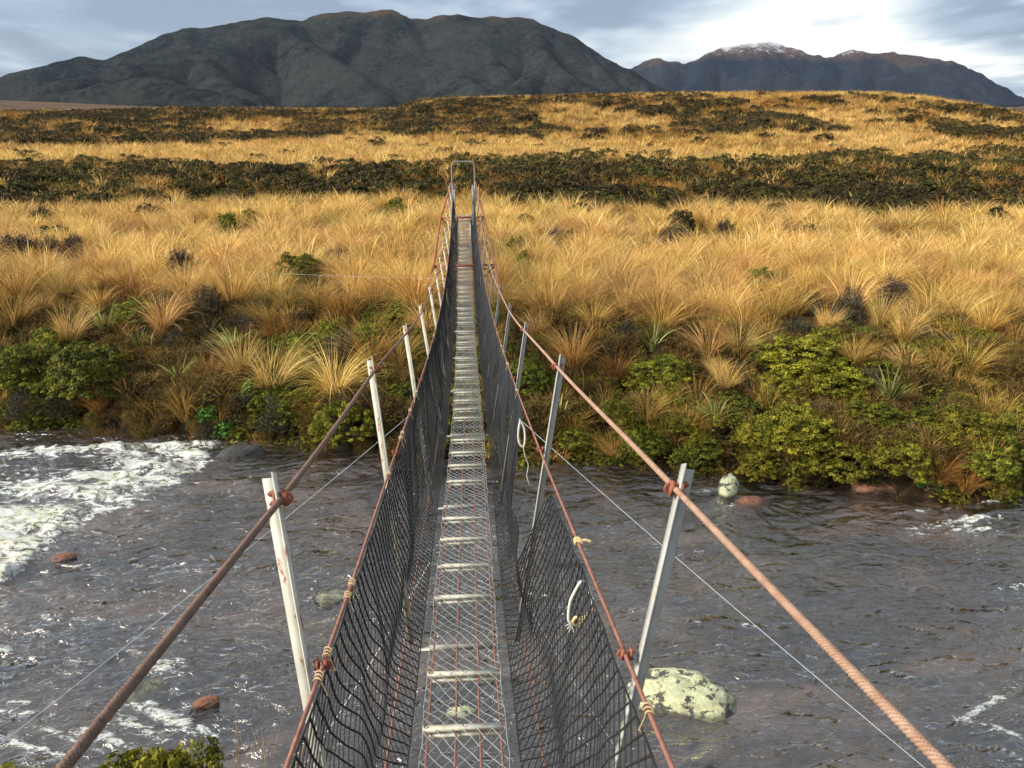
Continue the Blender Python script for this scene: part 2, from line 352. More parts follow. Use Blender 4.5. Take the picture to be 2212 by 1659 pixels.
_e = [atZ(x, y) for x, y in [(520,935),(470,955),(450,985),(465,1000),(400,1035),(385,1060),(290,1095),(190,1130),(150,1150),(120,1200),(40,1240),(-40,1290),(-140,1340)]]
xl = np.interp(RY, [q[1] for q in _e][::-1], [q[0] for q in _e][::-1])+0.12*fbm(RX*2.2, RY*2.2, 0, 3, 131)
inr = (RY > _e[-1][1])&(RY < _e[0][1])&(RX < 0)
lo_ = 0.92*np.exp(-np.clip((xl-0.15-RX), 0, 9)**2/1.3)*(0.62+0.5*fbm(RX*.8, RY*1.6, 0, 3, 133))
fo = np.where(inr, np.maximum(fo, lo_)*sst(0.10, -0.12, RX-xl), fo)
fn = 0.5+0.5*fbm(xw*3.0, yw*5.5, 0, 5, 111, 0.6)
fo2 = np.clip(fo*1.25-0.62+(fn-0.5)*1.5*np.clip(fo*2.2, 0, 1), 0, 1)
W = W+0.16*np.clip(fo-0.2, 0, 1)*(0.4+fbm(xw*2.2, yw*3.5, 0, 4, 121))*sst(7.5, 9.5, RY)+0.03*fo2
# the far bank dips under water a little and the sheet ends inside both banks
m, nt = mat('tannin_river_water'); k = NT(nt)
g = k.n('ShaderNodeNewGeometry').outputs['Position']
mp = k.n('ShaderNodeMapping', ins={'Vector': g, 'Rotation': (0, 0, 0.42), 'Scale': (0.8, 1.5, 1.0)}).outputs[0]
b1 = k.noise(mp, 4.2, 4, 0.55, 1.6); b2 = k.noise(mp, 22.0, 3, 0.6, 0.6)
rm = k.n('ShaderNodeTexNoise', noise_type='RIDGED_MULTIFRACTAL', normalize=True, ins={'Vector': mp, 'Scale': 1.35, 'Detail': 4.5, 'Roughness': 0.55, 'Distortion': 1.6}).outputs['Fac']
h = k.math('ADD', k.math('ADD', k.math('MULTIPLY', b1, 0.5), k.math('MULTIPLY', b2, 0.03)), k.math('MULTIPLY', rm, -1.0))
bump = k.n('ShaderNodeBump', ins={'Height': h, 'Strength': 1.0, 'Distance': 0.11}).outputs[0]
fr = k.n('ShaderNodeFresnel', ins={'IOR': 1.33, 'Normal': bump}).outputs[0]
gl = k.n('ShaderNodeBsdfGlossy', ins={'Color': (1,.95,.88,1), 'Roughness': 0.06, 'Normal': bump})
tr = k.n('ShaderNodeBsdfTransparent', ins={'Color': (0.88,0.70,0.52,1)})
patch = k.ramp(k.noise(mp, 0.55, 5, 0.6, 0.8), [(0.40, (0.022,0.018,0.015)), (0.53, (0.080,0.056,0.040)), (0.64, (0.22,0.14,0.09))])
df = k.n('ShaderNodeBsdfDiffuse', ins={'Color': patch, 'Normal': bump})
body = k.n('ShaderNodeMixShader', ins={0: 0.40, 1: tr.outputs[0], 2: df.outputs[0]})
frs = k.math('MINIMUM', k.math('MULTIPLY_ADD', fr, 3.2, 0.105), 1.0)
wsh = k.n('ShaderNodeMixShader', ins={0: frs, 1: body.outputs[0], 2: gl.outputs[0]})
fa = k.attr('foam').outputs['Fac']; fr2 = k.attr('froth').outputs['Fac']
sp1 = k.noise(mp, 26.0, 6, 0.75, 1.2); sp2 = k.noise(mp, 70.0, 3, 0.6)
spk = k.math('GREATER_THAN', k.math('ADD', k.math('MULTIPLY', k.noise(g, 0.9, 3, 0.6), 0.35), k.math('ADD', k.math('MULTIPLY', sp2, 0.65), k.math('MULTIPLY', b1, 0.25))), 0.795)
fm = k.math('MULTIPLY_ADD', fa, 1.0, k.math('MULTIPLY_ADD', sp1, 2.6, k.math('MULTIPLY_ADD', b1, 3.0, -3.38)))
fm = k.n('ShaderNodeClamp', ins={0: k.math('MULTIPLY', fm, k.math('MINIMUM', k.math('MULTIPLY', fa, 3.0), 1.0))}).outputs[0]
fm = k.n('ShaderNodeClamp', ins={0: k.math('MAXIMUM', k.math('MULTIPLY', fm, 3.2), k.math('MULTIPLY', spk, 0.8))}).outputs[0]
fcol = k.mix(k.n('ShaderNodeMapRange', ins={0: k.math('ADD', k.math('MULTIPLY', sp1, .5), k.math('MULTIPLY', b1, .5)), 1: 0.43, 2: 0.56}).outputs[0], (0.55,0.53,0.26), (0.93,0.93,0.88))
fsh = k.n('ShaderNodeBsdfPrincipled', ins={'Base Color': fcol, 'Roughness': 0.7})
fb = k.n('ShaderNodeBump', ins={'Height': sp1, 'Strength': 0.9, 'Distance': 0.05}); nt.links.new(fb.outputs[0], fsh.inputs['Normal'])
o_ = k.n('ShaderNodeMixShader', ins={0: fm, 1: wsh.outputs[0], 2: fsh.outputs[0]})
k.out(o_.outputs[0])
river = obj('river_water', mesh_from('river_water', np.stack([RX, RY, W], -1).reshape(-1, 3), gridF(*RX.shape), {'foam': fo.ravel(), 'froth': fo2.ravel()}, True), m)
tag(river, kind='structure')
# rocks
def rockmat(name, c1, c2, c3, th):
    m, nt = mat(name); k = NT(nt); g = k.n('ShaderNodeNewGeometry').outputs['Position']
    a = k.noise(g, 14, 7, 0.75); b = k.noise(g, 6.5, 8, 0.74, 0.4)
    c = k.mix(k.ramp(b, [(th, (0,0,0)), (th+0.035, (1,1,1))]), k.ramp(a, [(0.35, c1), (0.65, c2)]), c3)
    zz = k.math('ADD', k.n('ShaderNodeSeparateXYZ', ins={0: g}).outputs[2], k.math('MULTIPLY', k.math('SUBTRACT', a, 0.5), 0.08))
    wet = k.n('ShaderNodeMapRange', ins={0: zz, 1: 0.075, 2: 0.045}).outputs[0]
    c = k.mix(k.math('MULTIPLY', wet, 0.72), c, (0.035, 0.028, 0.02))
    p = k.n('ShaderNodeBsdfPrincipled', ins={'Base Color': c, 'Roughness': k.math('MULTIPLY_ADD', wet, -0.5, 0.85)})
    bm = k.n('ShaderNodeBump', ins={'Height': k.noise(g, 30, 5, 0.7), 'Strength': 0.9, 'Distance': 0.02}); nt.links.new(bm.outputs[0], p.inputs['Normal'])
    k.out(p.outputs[0]); return m
RM = {'lichen': rockmat('lichened_rock', (0.44,0.43,0.22), (0.66,0.66,0.42), (0.07,0.068,0.055), 0.515),
      'greyrock': rockmat('grey_green_rock', (0.12,0.12,0.09), (0.26,0.25,0.18), (0.40,0.40,0.22), 0.56),
      'redrock': rockmat('red_brown_rock', (0.14,0.055,0.03), (0.34,0.15,0.08), (0.10,0.08,0.07), 0.58),
      'darkrock': rockmat('wet_dark_rock', (0.03,0.03,0.028), (0.07,0.07,0.065), (0.14,0.13,0.10), 0.62),
      'palerock': rockmat('pale_rock', (0.40,0.38,0.34), (0.60,0.58,0.52), (0.2,0.18,0.15), 0.6)}
def rock_mesh(r, sq, seed, ax=1.0, n=40):
    th = np.linspace(0, math.pi, n)[:, None]; ph = np.linspace(0, 2*math.pi, n*2, endpoint=False)[None]
    x = np.sin(th)*np.cos(ph); y = np.sin(th)*np.sin(ph); z = np.cos(th)*np.ones_like(ph)
    R = 1+0.28*fbm(x*1.1+seed, y*1.1, z*1.1, 2, seed)+0.14*fbm(x*3, y*3, z*3+seed, 4, seed+3)
    P = np.stack([x*R*r, y*R*r*ax, z*R*r*sq], -1).reshape(-1, 3)
    nc = n*2; i = np.arange(n-1)[:, None]*nc; j = np.arange(nc)[None]; j2 = (j+1) % nc
    return mesh_from('rock', P, np.stack([i+j, i+nc+j, i+nc+j2, i+j2], -1).reshape(-1, 4), None, True)
for i, (x, y, r, sq, mk, lab) in enumerate(rocks_px):
    p = atZ(x, y, 0.0); o = obj('river_rock', rock_mesh(r, sq, 3+i*7, 0.62 if i != 7 else .5), RM[mk])
    o.location = (p[0], p[1], [0.02, 0.0, 0.03, 0.05, 0.0, 0.03, 0.03, -.0, 0.0, 0.03, 0.03, .03][i]); o.rotation_euler = (0.1, 0.05, [-0.22, .3, .2, 1.2, 0, .1, .4, .3, .5, 0, 0, 0][i])
    tag(o, lab, 'rock', 'rocks in the river')
# stones lying on the river bed (seen through the water)
for i in range(46):
    yy = rng.uniform(5.2, 11.5); xx = rng.uniform(-1, 1)*(0.6*yy+1.0); r = rng.uniform(0.18, 0.55)
    if i == 0: bs = []
    o = obj('bed_stone', bs[i % 6] if i >= 6 else rock_mesh(0.4, 0.45, 40+i, 0.7, 18), RM[['redrock','greyrock','redrock','palerock','redrock','greyrock'][i % 6]])
    if i < 6: bs.append(o.data)
    zz = tz(xx, yy); o.location = (xx, yy, min(zz+0.1, -0.32)); o.scale = (r/0.4,)*3; o.rotation_euler = (0, 0, rng.uniform(0, 6))
    nm = ['reddish brown', 'grey green', 'reddish brown', 'pale', 'reddish brown', 'grey green'][i % 6]
    tag(o, '%s stone lying under water on the river bed' % nm, 'rock', '%s stones on the river bed' % nm)
# ------------------------------------------------------------------ mountains
def ridge_mesh(name, ridges, b0, b1, r0, r1, slope, nb, nr, seed, matl, zbase):
    bs = np.linspace(b0, b1, nb); rs = np.linspace(r0, r1, nr)
    dirs = np.array([atR(b, 230, 1.0)-CAM for b in bs]); dirs = dirs[:, :2]/np.hypot(dirs[:, 0], dirs[:, 1])[:, None]
    X = rs[:, None]*dirs[None, :, 0]; Y = rs[:, None]*dirs[None, :, 1]
    sc = r1*0.05
    Xw = X+sc*0.55*fbm(X/sc/1.6, Y/sc/1.6, 0, 4, seed); Yw = Y+sc*0.55*fbm(X/sc/1.6+9, Y/sc/1.6, 0, 4, seed+9)
    Z = np.full(X.shape, -1e9)
    for pts, sl in ridges:
        rd = 0.07 if pts is ridges[0][0] else 0.16
        P = np.array([atR(*q) for q in pts])
        for a, b in zip(P[:-1], P[1:]):
            ab = b-a; L2 = ab[0]**2+ab[1]**2+1e-9
            # crests keep their outline: warp fades near the ridge itself
            t = np.clip(((X-a[0])*ab[0]+(Y-a[1])*ab[1])/L2, 0, 1)
            d0 = np.hypot(X-a[0]-t*ab[0], Y-a[1]-t*ab[1]); f = sst(0, sc*0.9, d0)
            x2 = X+(Xw-X)*f; y2 = Y+(Yw-Y)*f
            t = np.clip(((x2-a[0])*ab[0]+(y2-a[1])*ab[1])/L2, 0, 1)
            d = np.hypot(x2-a[0]-t*ab[0], y2-a[1]-t*ab[1])
            h = a[2]+t*ab[2]-sl*(1.0 if pts is ridges[0][0] else 1.55)*slope*(np.sqrt(d*d+(sc*rd)**2)-sc*rd)
            Z = np.maximum(Z, h)
    gull = (1-np.abs(fbm(X/sc*1.1, Y/sc*0.7, 0, 3, seed+20)))*sc*0.15+fbm(X/sc*5, Y/sc*5, 0, 4, seed+30)*sc*(0.024 if seed < 250 else 0.06)
    Z = Z+gull-sc*0.15
    Z = np.maximum(Z, zbase+fbm(X/sc, Y/sc, 0, 3, seed+50)*sc*0.03)
    me = mesh_from(name, np.stack([X, Y, Z], -1).reshape(-1, 3), gridF(nr, nb), None, True)
    return tag(obj(name, me, matl), kind='structure')
def mountmat(name, forest1, forest2, alpine, zlo, zhi, snow=None, sc=0.02):
    m, nt = mat(name); k = NT(nt); gm = k.n('ShaderNodeNewGeometry'); g = gm.outputs['Position']
    f = k.noise(g, sc*3.6, 8, 0.75, 0.2); t = k.noise(g, sc*0.18, 5, 0.6)
    f3 = k.noise(g, sc*0.9, 7, 0.72, 0.3)
    c = k.mix(k.ramp(k.math('ADD', k.math('ADD', k.math('MULTIPLY', f, 0.42), k.math('MULTIPLY', f3, 0.33)), k.math('MULTIPLY', t, 0.35)), [(0.47, (0,0,0)), (0.60, (1,1,1))]), forest1, forest2)
    z = k.n('ShaderNodeSeparateXYZ', ins={0: g}).outputs[2]
    az = k.math('ADD', z, k.math('MULTIPLY', k.math('SUBTRACT', t, 0.5), (zhi-zlo)*2.2))
    am = k.n('ShaderNodeMapRange', ins={0: az, 1: zlo, 2: zhi}).outputs[0]
    am = k.math('MULTIPLY', am, k.ramp(f, [(0.32, (0.2,0.2,0.2)), (0.6, (1,1,1))]))
    c = k.mix(am, c, alpine)
    if snow:
        (s0, s1, cx, wx) = snow
        px = k.math('ABSOLUTE', k.math('SUBTRACT', k.math('DIVIDE', k.n('ShaderNodeSeparateXYZ', ins={0: g}).outputs[0], wx), cx/wx))
        sm = k.n('ShaderNodeMapRange', ins={0: k.math('ADD', z, k.math('MULTIPLY', k.math('SUBTRACT', k.noise(g, 0.014, 9, 0.8), 0.5), (s1-s0)*7)), 1: s0, 2: s1}).outputs[0]
        sm = k.math('MULTIPLY', sm, k.n('ShaderNodeMapRange', ins={0: px, 1: 1.0, 2: 0.55}).outputs[0])
        c = k.mix(sm, c, (0.62,0.64,0.68))
    p = k.n('ShaderNodeBsdfPrincipled', ins={'Base Color': c, 'Roughness': 1.0, 'Specular IOR Level': 0.0})
    bm = k.n('ShaderNodeBump', ins={'Height': f, 'Strength': 1.0, 'Distance': 0.24/sc}); nt.links.new(bm.outputs[0], p.inputs['Normal'])
    k.out(p.outputs[0]); return m
ML = mountmat('forested_mountain', (0.006,0.009,0.011), (0.043,0.047,0.042), (0.13,0.07,0.035), 300, 345)  # forest colours lowered: cloud shade over the mountains is painted in
A = 3400
crest = [(-500,228,A),(-200,205,A),(0,163,A),(60,147,A),(120,130,A),(185,118,A),(225,122,A),(270,102,A),(330,80,A),(400,60,A),(450,52,A),(500,38,A),(540,30,A),(600,27,A),(650,34,A),(690,24,A),(740,22,A),(780,20,A),(820,14,A),(845,20,A),(880,38,A),(960,32,A),(1060,29,A),(1120,30,A),(1142,33,A),(1165,46,A),(1200,60,A),(1240,85,A),(1280,112,A),(1320,138,A),(1360,160,A),(1410,195,A),(1520,240,A)]
spurs = [([(640,36,A),(600,62,3150),(530,80,3000),(430,105,2850),(330,135,2700),(200,178,2450),(80,205,2250)], 1.0),
         ([(600,62,3150),(690,100,2900),(760,150,2700),(830,200,2400),(900,232,2200)], 1.1),
         ([(820,16,A),(860,55,3280),(900,90,3150),(930,118,3050),(985,150,2900),(1040,190,2650),(1080,225,2400)], 1.15),
         ([(960,33,A),(1010,70,3250),(1050,110,3100),(1090,150,2950)], 1.2),
         ([(1142,34,A),(1160,75,3250),(1190,126,3050),(1240,170,2800),(1310,205,2600)], 1.15),
         ([(1190,126,3050),(1140,165,2850),(1080,205,2600)], 1.2),
         ([(1240,86,A),(1290,140,3200),(1350,190,3000)], 1.1),
         ([(430,56,A),(330,110,3150),(230,150,2950),(120,175,2800)], 1.0),
         ([(780,22,A),(740,80,3200),(720,120,3100)], 1.3),
         ([(430,105,2850),(480,165,2500),(560,205,2300)], 1.1),
         ([(160,190,2300),(240,172,2250),(330,165,2200),(420,185,2100),(520,205,2000)], 0.9)]
ridge_mesh('mountain', [(crest, 1.0)]+spurs, -520, 1560, 1500, 4300, 0.55, 620, 210, 200, ML, 4.0)
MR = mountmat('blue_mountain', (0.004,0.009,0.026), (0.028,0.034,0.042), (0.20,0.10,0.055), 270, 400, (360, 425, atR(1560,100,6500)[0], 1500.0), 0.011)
B = 6500
crest2 = [(1250,225,B),(1300,190,B),(1340,163,B),(1370,148,B),(1400,130,B),(1425,122,B),(1450,126,B),(1475,134,B),(1500,124,B),(1540,117,B),(1565,105,B),(1600,93,B),(1660,88,B),(1710,98,B),(1750,112,B),(1785,119,B),(1830,110,B),(1880,106,B),(1930,113,B),(1990,122,B),(2050,128,B),(2090,148,B),(2130,170,B),(2180,200,B),(2230,222,B),(2330,250,B)]
spurs2 = [([(1560,106,B),(1530,140,6100),(1500,190,5600)], 1.1), ([(1660,90,B),(1680,130,6100),(1640,170,5800),(1600,200,5500)], 1.1),
          ([(1790,118,B),(1780,150,6100),(1750,190,5700)], 1.1), ([(1425,122,B),(1440,160,6100),(1420,195,5700)], 1.1),
          ([(1880,107,B),(1850,150,6100),(1870,195,5600)], 1.1), ([(2040,128,B),(1960,150,6150),(1900,190,5700)], 1.1), ([(2090,148,B),(2060,185,6100),(2060,215,5700)],1.1)]
ridge_mesh('mountain', [(crest2, 1.0)]+spurs2, 1220, 2420, 5000, 7600, 0.55, 420, 130, 300, MR, 10.0)
# ------------------------------------------------------------------ plants: meshes
def blades(n, L, W, r0, spread, droop, lean=(0, 0), seg=5, seed=0, curl=0.5):
    g = np.random.default_rng(seed)
    a = g.uniform(0, 2*math.pi, n); rr = r0*np.sqrt(g.uniform(0, 1, n))
    base = np.stack([rr*np.cos(a), rr*np.sin(a), np.zeros(n)], -1)
    a2 = a+g.normal(0, 0.5, n); l = L*g.uniform(0.55, 1.1, n); sp_ = spread*np.abs(g.normal(0.55, 0.45, n))
    dr = droop*g.uniform(0.3, 1.3, n); w = W*g.uniform(0.6, 1.3, n)
    P = [base]; th = sp_*0.35
    dirx, diry = np.cos(a2), np.sin(a2)
    ang = th.copy(); cur = base.copy()
    for s in range(seg):
        f = (s+0.5)/seg; ang = th+(sp_*0.65+dr)*f**1.3
        st = l/seg
        cur = cur+np.stack([dirx*np.sin(ang)*st+lean[0]*f*st, diry*np.sin(ang)*st+lean[1]*f*st, np.cos(ang)*st], -1)
        P.append(cur.copy())
    P = np.stack(P, 1)  # n, seg+1, 3
    P[:, :, 2] = np.maximum(P[:, :, 2], 0.01)
    yaw = g.uniform(0, math.pi, n); side = np.stack([np.cos(yaw), np.sin(yaw), np.zeros(n)], -1)
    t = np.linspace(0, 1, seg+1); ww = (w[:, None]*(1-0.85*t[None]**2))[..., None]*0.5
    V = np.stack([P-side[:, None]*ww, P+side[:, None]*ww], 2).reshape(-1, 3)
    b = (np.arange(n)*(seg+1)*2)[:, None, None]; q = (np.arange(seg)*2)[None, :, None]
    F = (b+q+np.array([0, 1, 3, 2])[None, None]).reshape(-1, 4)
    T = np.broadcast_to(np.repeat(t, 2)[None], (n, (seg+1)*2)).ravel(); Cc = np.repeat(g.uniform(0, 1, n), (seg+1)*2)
    return V, F, T, Cc
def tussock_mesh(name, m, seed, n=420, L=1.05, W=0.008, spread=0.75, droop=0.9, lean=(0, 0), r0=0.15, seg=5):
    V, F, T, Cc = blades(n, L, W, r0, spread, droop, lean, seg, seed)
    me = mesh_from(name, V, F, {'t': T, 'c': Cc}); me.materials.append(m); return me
def leafcloud(centers, rad, n, size, g, up=0.5, asp=0.5):
    """n small leaf quads round every centre"""
    K = len(centers); d = g.normal(0, 1, (K, n, 3)); d /= np.linalg.norm(d, axis=2, keepdims=True)
    d[..., 2] = np.abs(d[..., 2])*0.9-0.15
    r = rad[:, None, None]*g.uniform(0.55, 1.05, (K, n, 1)); P = (centers[:, None]+d*r*np.array([1, 1, .8])).reshape(-1, 3)
    nn = d.reshape(-1, 3)+g.normal(0, 0.6, (K*n, 3)); nn[:, 2] += up; nn /= np.linalg.norm(nn, axis=1, keepdims=True)
    u = np.cross(nn, g.normal(0, 1, (K*n, 3))); u /= np.linalg.norm(u, axis=1, keepdims=True); w = np.cross(nn, u)
    s = size*g.uniform(0.6, 1.3, (K*n, 1))
    V = np.stack([P-u*s, P-w*s*asp, P+u*s, P+w*s*asp], 1).reshape(-1, 3)
    F = np.arange(K*n*4).reshape(-1, 4)
    # outer leaves of each tuft are pale, inner ones dark
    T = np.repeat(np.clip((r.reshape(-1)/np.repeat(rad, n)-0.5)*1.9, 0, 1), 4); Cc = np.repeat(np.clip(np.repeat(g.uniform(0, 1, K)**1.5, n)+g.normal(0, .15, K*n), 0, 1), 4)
    return V, F, T, Cc
def dome(K, rx, ry, h, g, seed, inner=0.25):
    a = g.uniform(0, 2*math.pi, K); e = np.arcsin(g.uniform(0.0, 1, K))
    q = 1-inner*g.uniform(0, 1, K)**2
    x = np.cos(a)*np.cos(e); y = np.sin(a)*np.cos(e); z = np.sin(e)
    R = q*(1+0.42*fbm(x*1.7+seed, y*1.7, z*1.7, 2, seed)+0.2*fbm(x*4.5, y*4.5, z*4.5, 2, seed+1))
    return np.stack([x*R*rx, y*R*ry, z*R*h], -1)
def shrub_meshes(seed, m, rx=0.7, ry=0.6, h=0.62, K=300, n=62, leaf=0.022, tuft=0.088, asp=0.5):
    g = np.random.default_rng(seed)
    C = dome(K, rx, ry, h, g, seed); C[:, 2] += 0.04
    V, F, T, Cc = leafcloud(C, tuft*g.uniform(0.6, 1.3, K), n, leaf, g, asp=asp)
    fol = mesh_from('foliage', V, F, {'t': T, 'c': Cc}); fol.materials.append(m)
    b = MB(); idx = g.choice(K, min(K, 46), replace=False)
    for i in idx:
        p1 = C[i]*0.97; mid = p1*np.array([.55, .55, .35])+g.normal(0, .03, 3); root = np.array([g.normal(0, .05), g.normal(0, .05), -0.1])
        b.segs(np.array([root, mid]), np.array([mid, p1]), np.array([0.014, 0.007]), 4)
    st = b.build('branches', M['stem'], None, False, False)
    return fol, st
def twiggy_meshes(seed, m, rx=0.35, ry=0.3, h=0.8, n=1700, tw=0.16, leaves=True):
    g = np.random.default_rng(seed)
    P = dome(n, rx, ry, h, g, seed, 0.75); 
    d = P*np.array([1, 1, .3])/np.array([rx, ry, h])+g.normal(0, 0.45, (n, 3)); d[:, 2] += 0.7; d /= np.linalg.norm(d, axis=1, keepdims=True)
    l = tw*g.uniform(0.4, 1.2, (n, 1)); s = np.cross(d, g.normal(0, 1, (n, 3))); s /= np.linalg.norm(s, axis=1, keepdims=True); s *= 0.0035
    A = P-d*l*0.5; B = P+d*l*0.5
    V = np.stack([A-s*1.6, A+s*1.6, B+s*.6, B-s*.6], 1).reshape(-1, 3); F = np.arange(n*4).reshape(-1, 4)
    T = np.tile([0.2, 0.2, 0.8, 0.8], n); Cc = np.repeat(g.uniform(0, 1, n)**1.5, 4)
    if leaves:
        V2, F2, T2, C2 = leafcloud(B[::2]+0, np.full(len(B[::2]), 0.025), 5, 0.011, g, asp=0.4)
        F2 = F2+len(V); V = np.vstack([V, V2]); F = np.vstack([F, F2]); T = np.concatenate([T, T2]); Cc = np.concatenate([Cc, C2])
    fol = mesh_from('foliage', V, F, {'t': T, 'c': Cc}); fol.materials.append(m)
    b = MB()
    for i in g.choice(n, 50, replace=False):
        p1 = P[i]; mid = p1*np.array([.5, .5, .45])+g.normal(0, .03, 3); root = np.array([g.normal(0, .03), g.normal(0, .03), -0.1])
        b.segs(np.array([root, mid]), np.array([mid, p1]), np.array([0.012, 0.006]), 4)
    return fol, b.build('branches', M['stem'], None, False, False)
def flax_mesh(seed, n=34, L=0.85, W=0.045):
    V, F, T, Cc = blades(n, L, W, 0.08, 0.8, 0.85, (0, 0), 7, seed)
    # fold along the middle of each leaf: lift the two edges a little
    me = mesh_from('flax', V, F, {'t': T, 'c': Cc}); me.materials.append(M['flax']); return me
TUS = {}
for key, mk, lean in (('straw', 'straw', (0.1, 0)), ('gold', 'gold', (0.15, -0.1)), ('orange', 'orange', (-0.05, 0)), ('russet', 'russet', (0, 0))):
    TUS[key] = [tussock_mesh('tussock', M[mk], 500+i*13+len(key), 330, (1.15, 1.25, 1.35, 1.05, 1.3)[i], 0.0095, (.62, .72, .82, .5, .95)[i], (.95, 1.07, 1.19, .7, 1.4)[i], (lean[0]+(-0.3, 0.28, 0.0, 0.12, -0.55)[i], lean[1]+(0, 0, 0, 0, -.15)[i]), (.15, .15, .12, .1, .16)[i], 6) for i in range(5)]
def place(kind, name, meshes, loc, sc, rz, label, cat, group):
    if kind == 'one':
        o = obj(name, meshes, None); o.location = loc; o.scale = sc; o.rotation_euler = (0, 0, rz); return tag(o, label, cat, group)
    e = empty(name, loc); e.rotation_euler = (0, 0, rz); e.scale = sc; tag(e, label, cat, group)
    o = obj('foliage', meshes[0], None, e); o = obj('branches', meshes[1], None, e); return e
SH = {}
for key in ('green', 'olive', 'dark', 'band'):
    SH[key] = [shrub_meshes(700+i*31+len(key), M[key]) for i in range(3)]
SH['bright'] = [shrub_meshes(900, M['bright'], .3, .28, .35, 50, 40, 0.03, 0.09, .7)]
SH['grey'] = [twiggy_meshes(950, M['grey']), twiggy_meshes(951, M['grey'], .5, .4, .6, 2200)]
SH['purple'] = [twiggy_meshes(960, M['purple'], .5, .4, .6, 2400), twiggy_meshes(961, M['purple'], .6, .45, .45, 2400)]
SH['brush'] = [twiggy_meshes(970, M['brush'], .55, .45, .40, 2600, .2), twiggy_meshes(971, M['brush'], .5, .5, .5, 2600, .22)]
occupied = []
def shrub_at(dx, dy, wD, key, v, label, cat, hs=1.0, group=None):
    """photo position of the middle of the shrub and its width there"""
    base_r = {'green': .74, 'olive': .74, 'dark': .74, 'bright': .33, 'grey': .42 if v == 0 else .55, 'purple': .55, 'brush': .6}[key]
    base_h = {'green': .62, 'olive': .62, 'dark': .62, 'bright': .38, 'grey': .85 if v == 0 else .6, 'purple': .55, 'brush': .45}[key]
    p = hit(dx, dy, 0.3); dist = (p-CAM)@FW
    s = wD*D2/FPX*dist/2/base_r
    p = hit(dx, dy, base_h*s*hs*0.5)
    z = tz(p[0], p[1]); occupied.append((p[0], p[1], base_r*s))
    if 3.6 < p[1]-float(bankY(p[0])) < 22:
        s = max(s, .60); hs = min(max(hs, 0.80/(base_h*s)), 1.7); occupied.append((p[0]*.97, p[1]-base_r*s-.25, base_r*s*.8)); occupied.append((p[0]*.95, p[1]-base_r*s-.9, base_r*s*.5))
    return place('two', {'grey': 'twiggy_shrub', 'purple': 'twiggy_shrub', 'brush': 'low_brush'}.get(key, 'shrub'), SH[key][v % len(SH[key])], (p[0], p[1], z-0.03), (s, s, s*hs), rng.uniform(0, 6.28), label, cat, group)
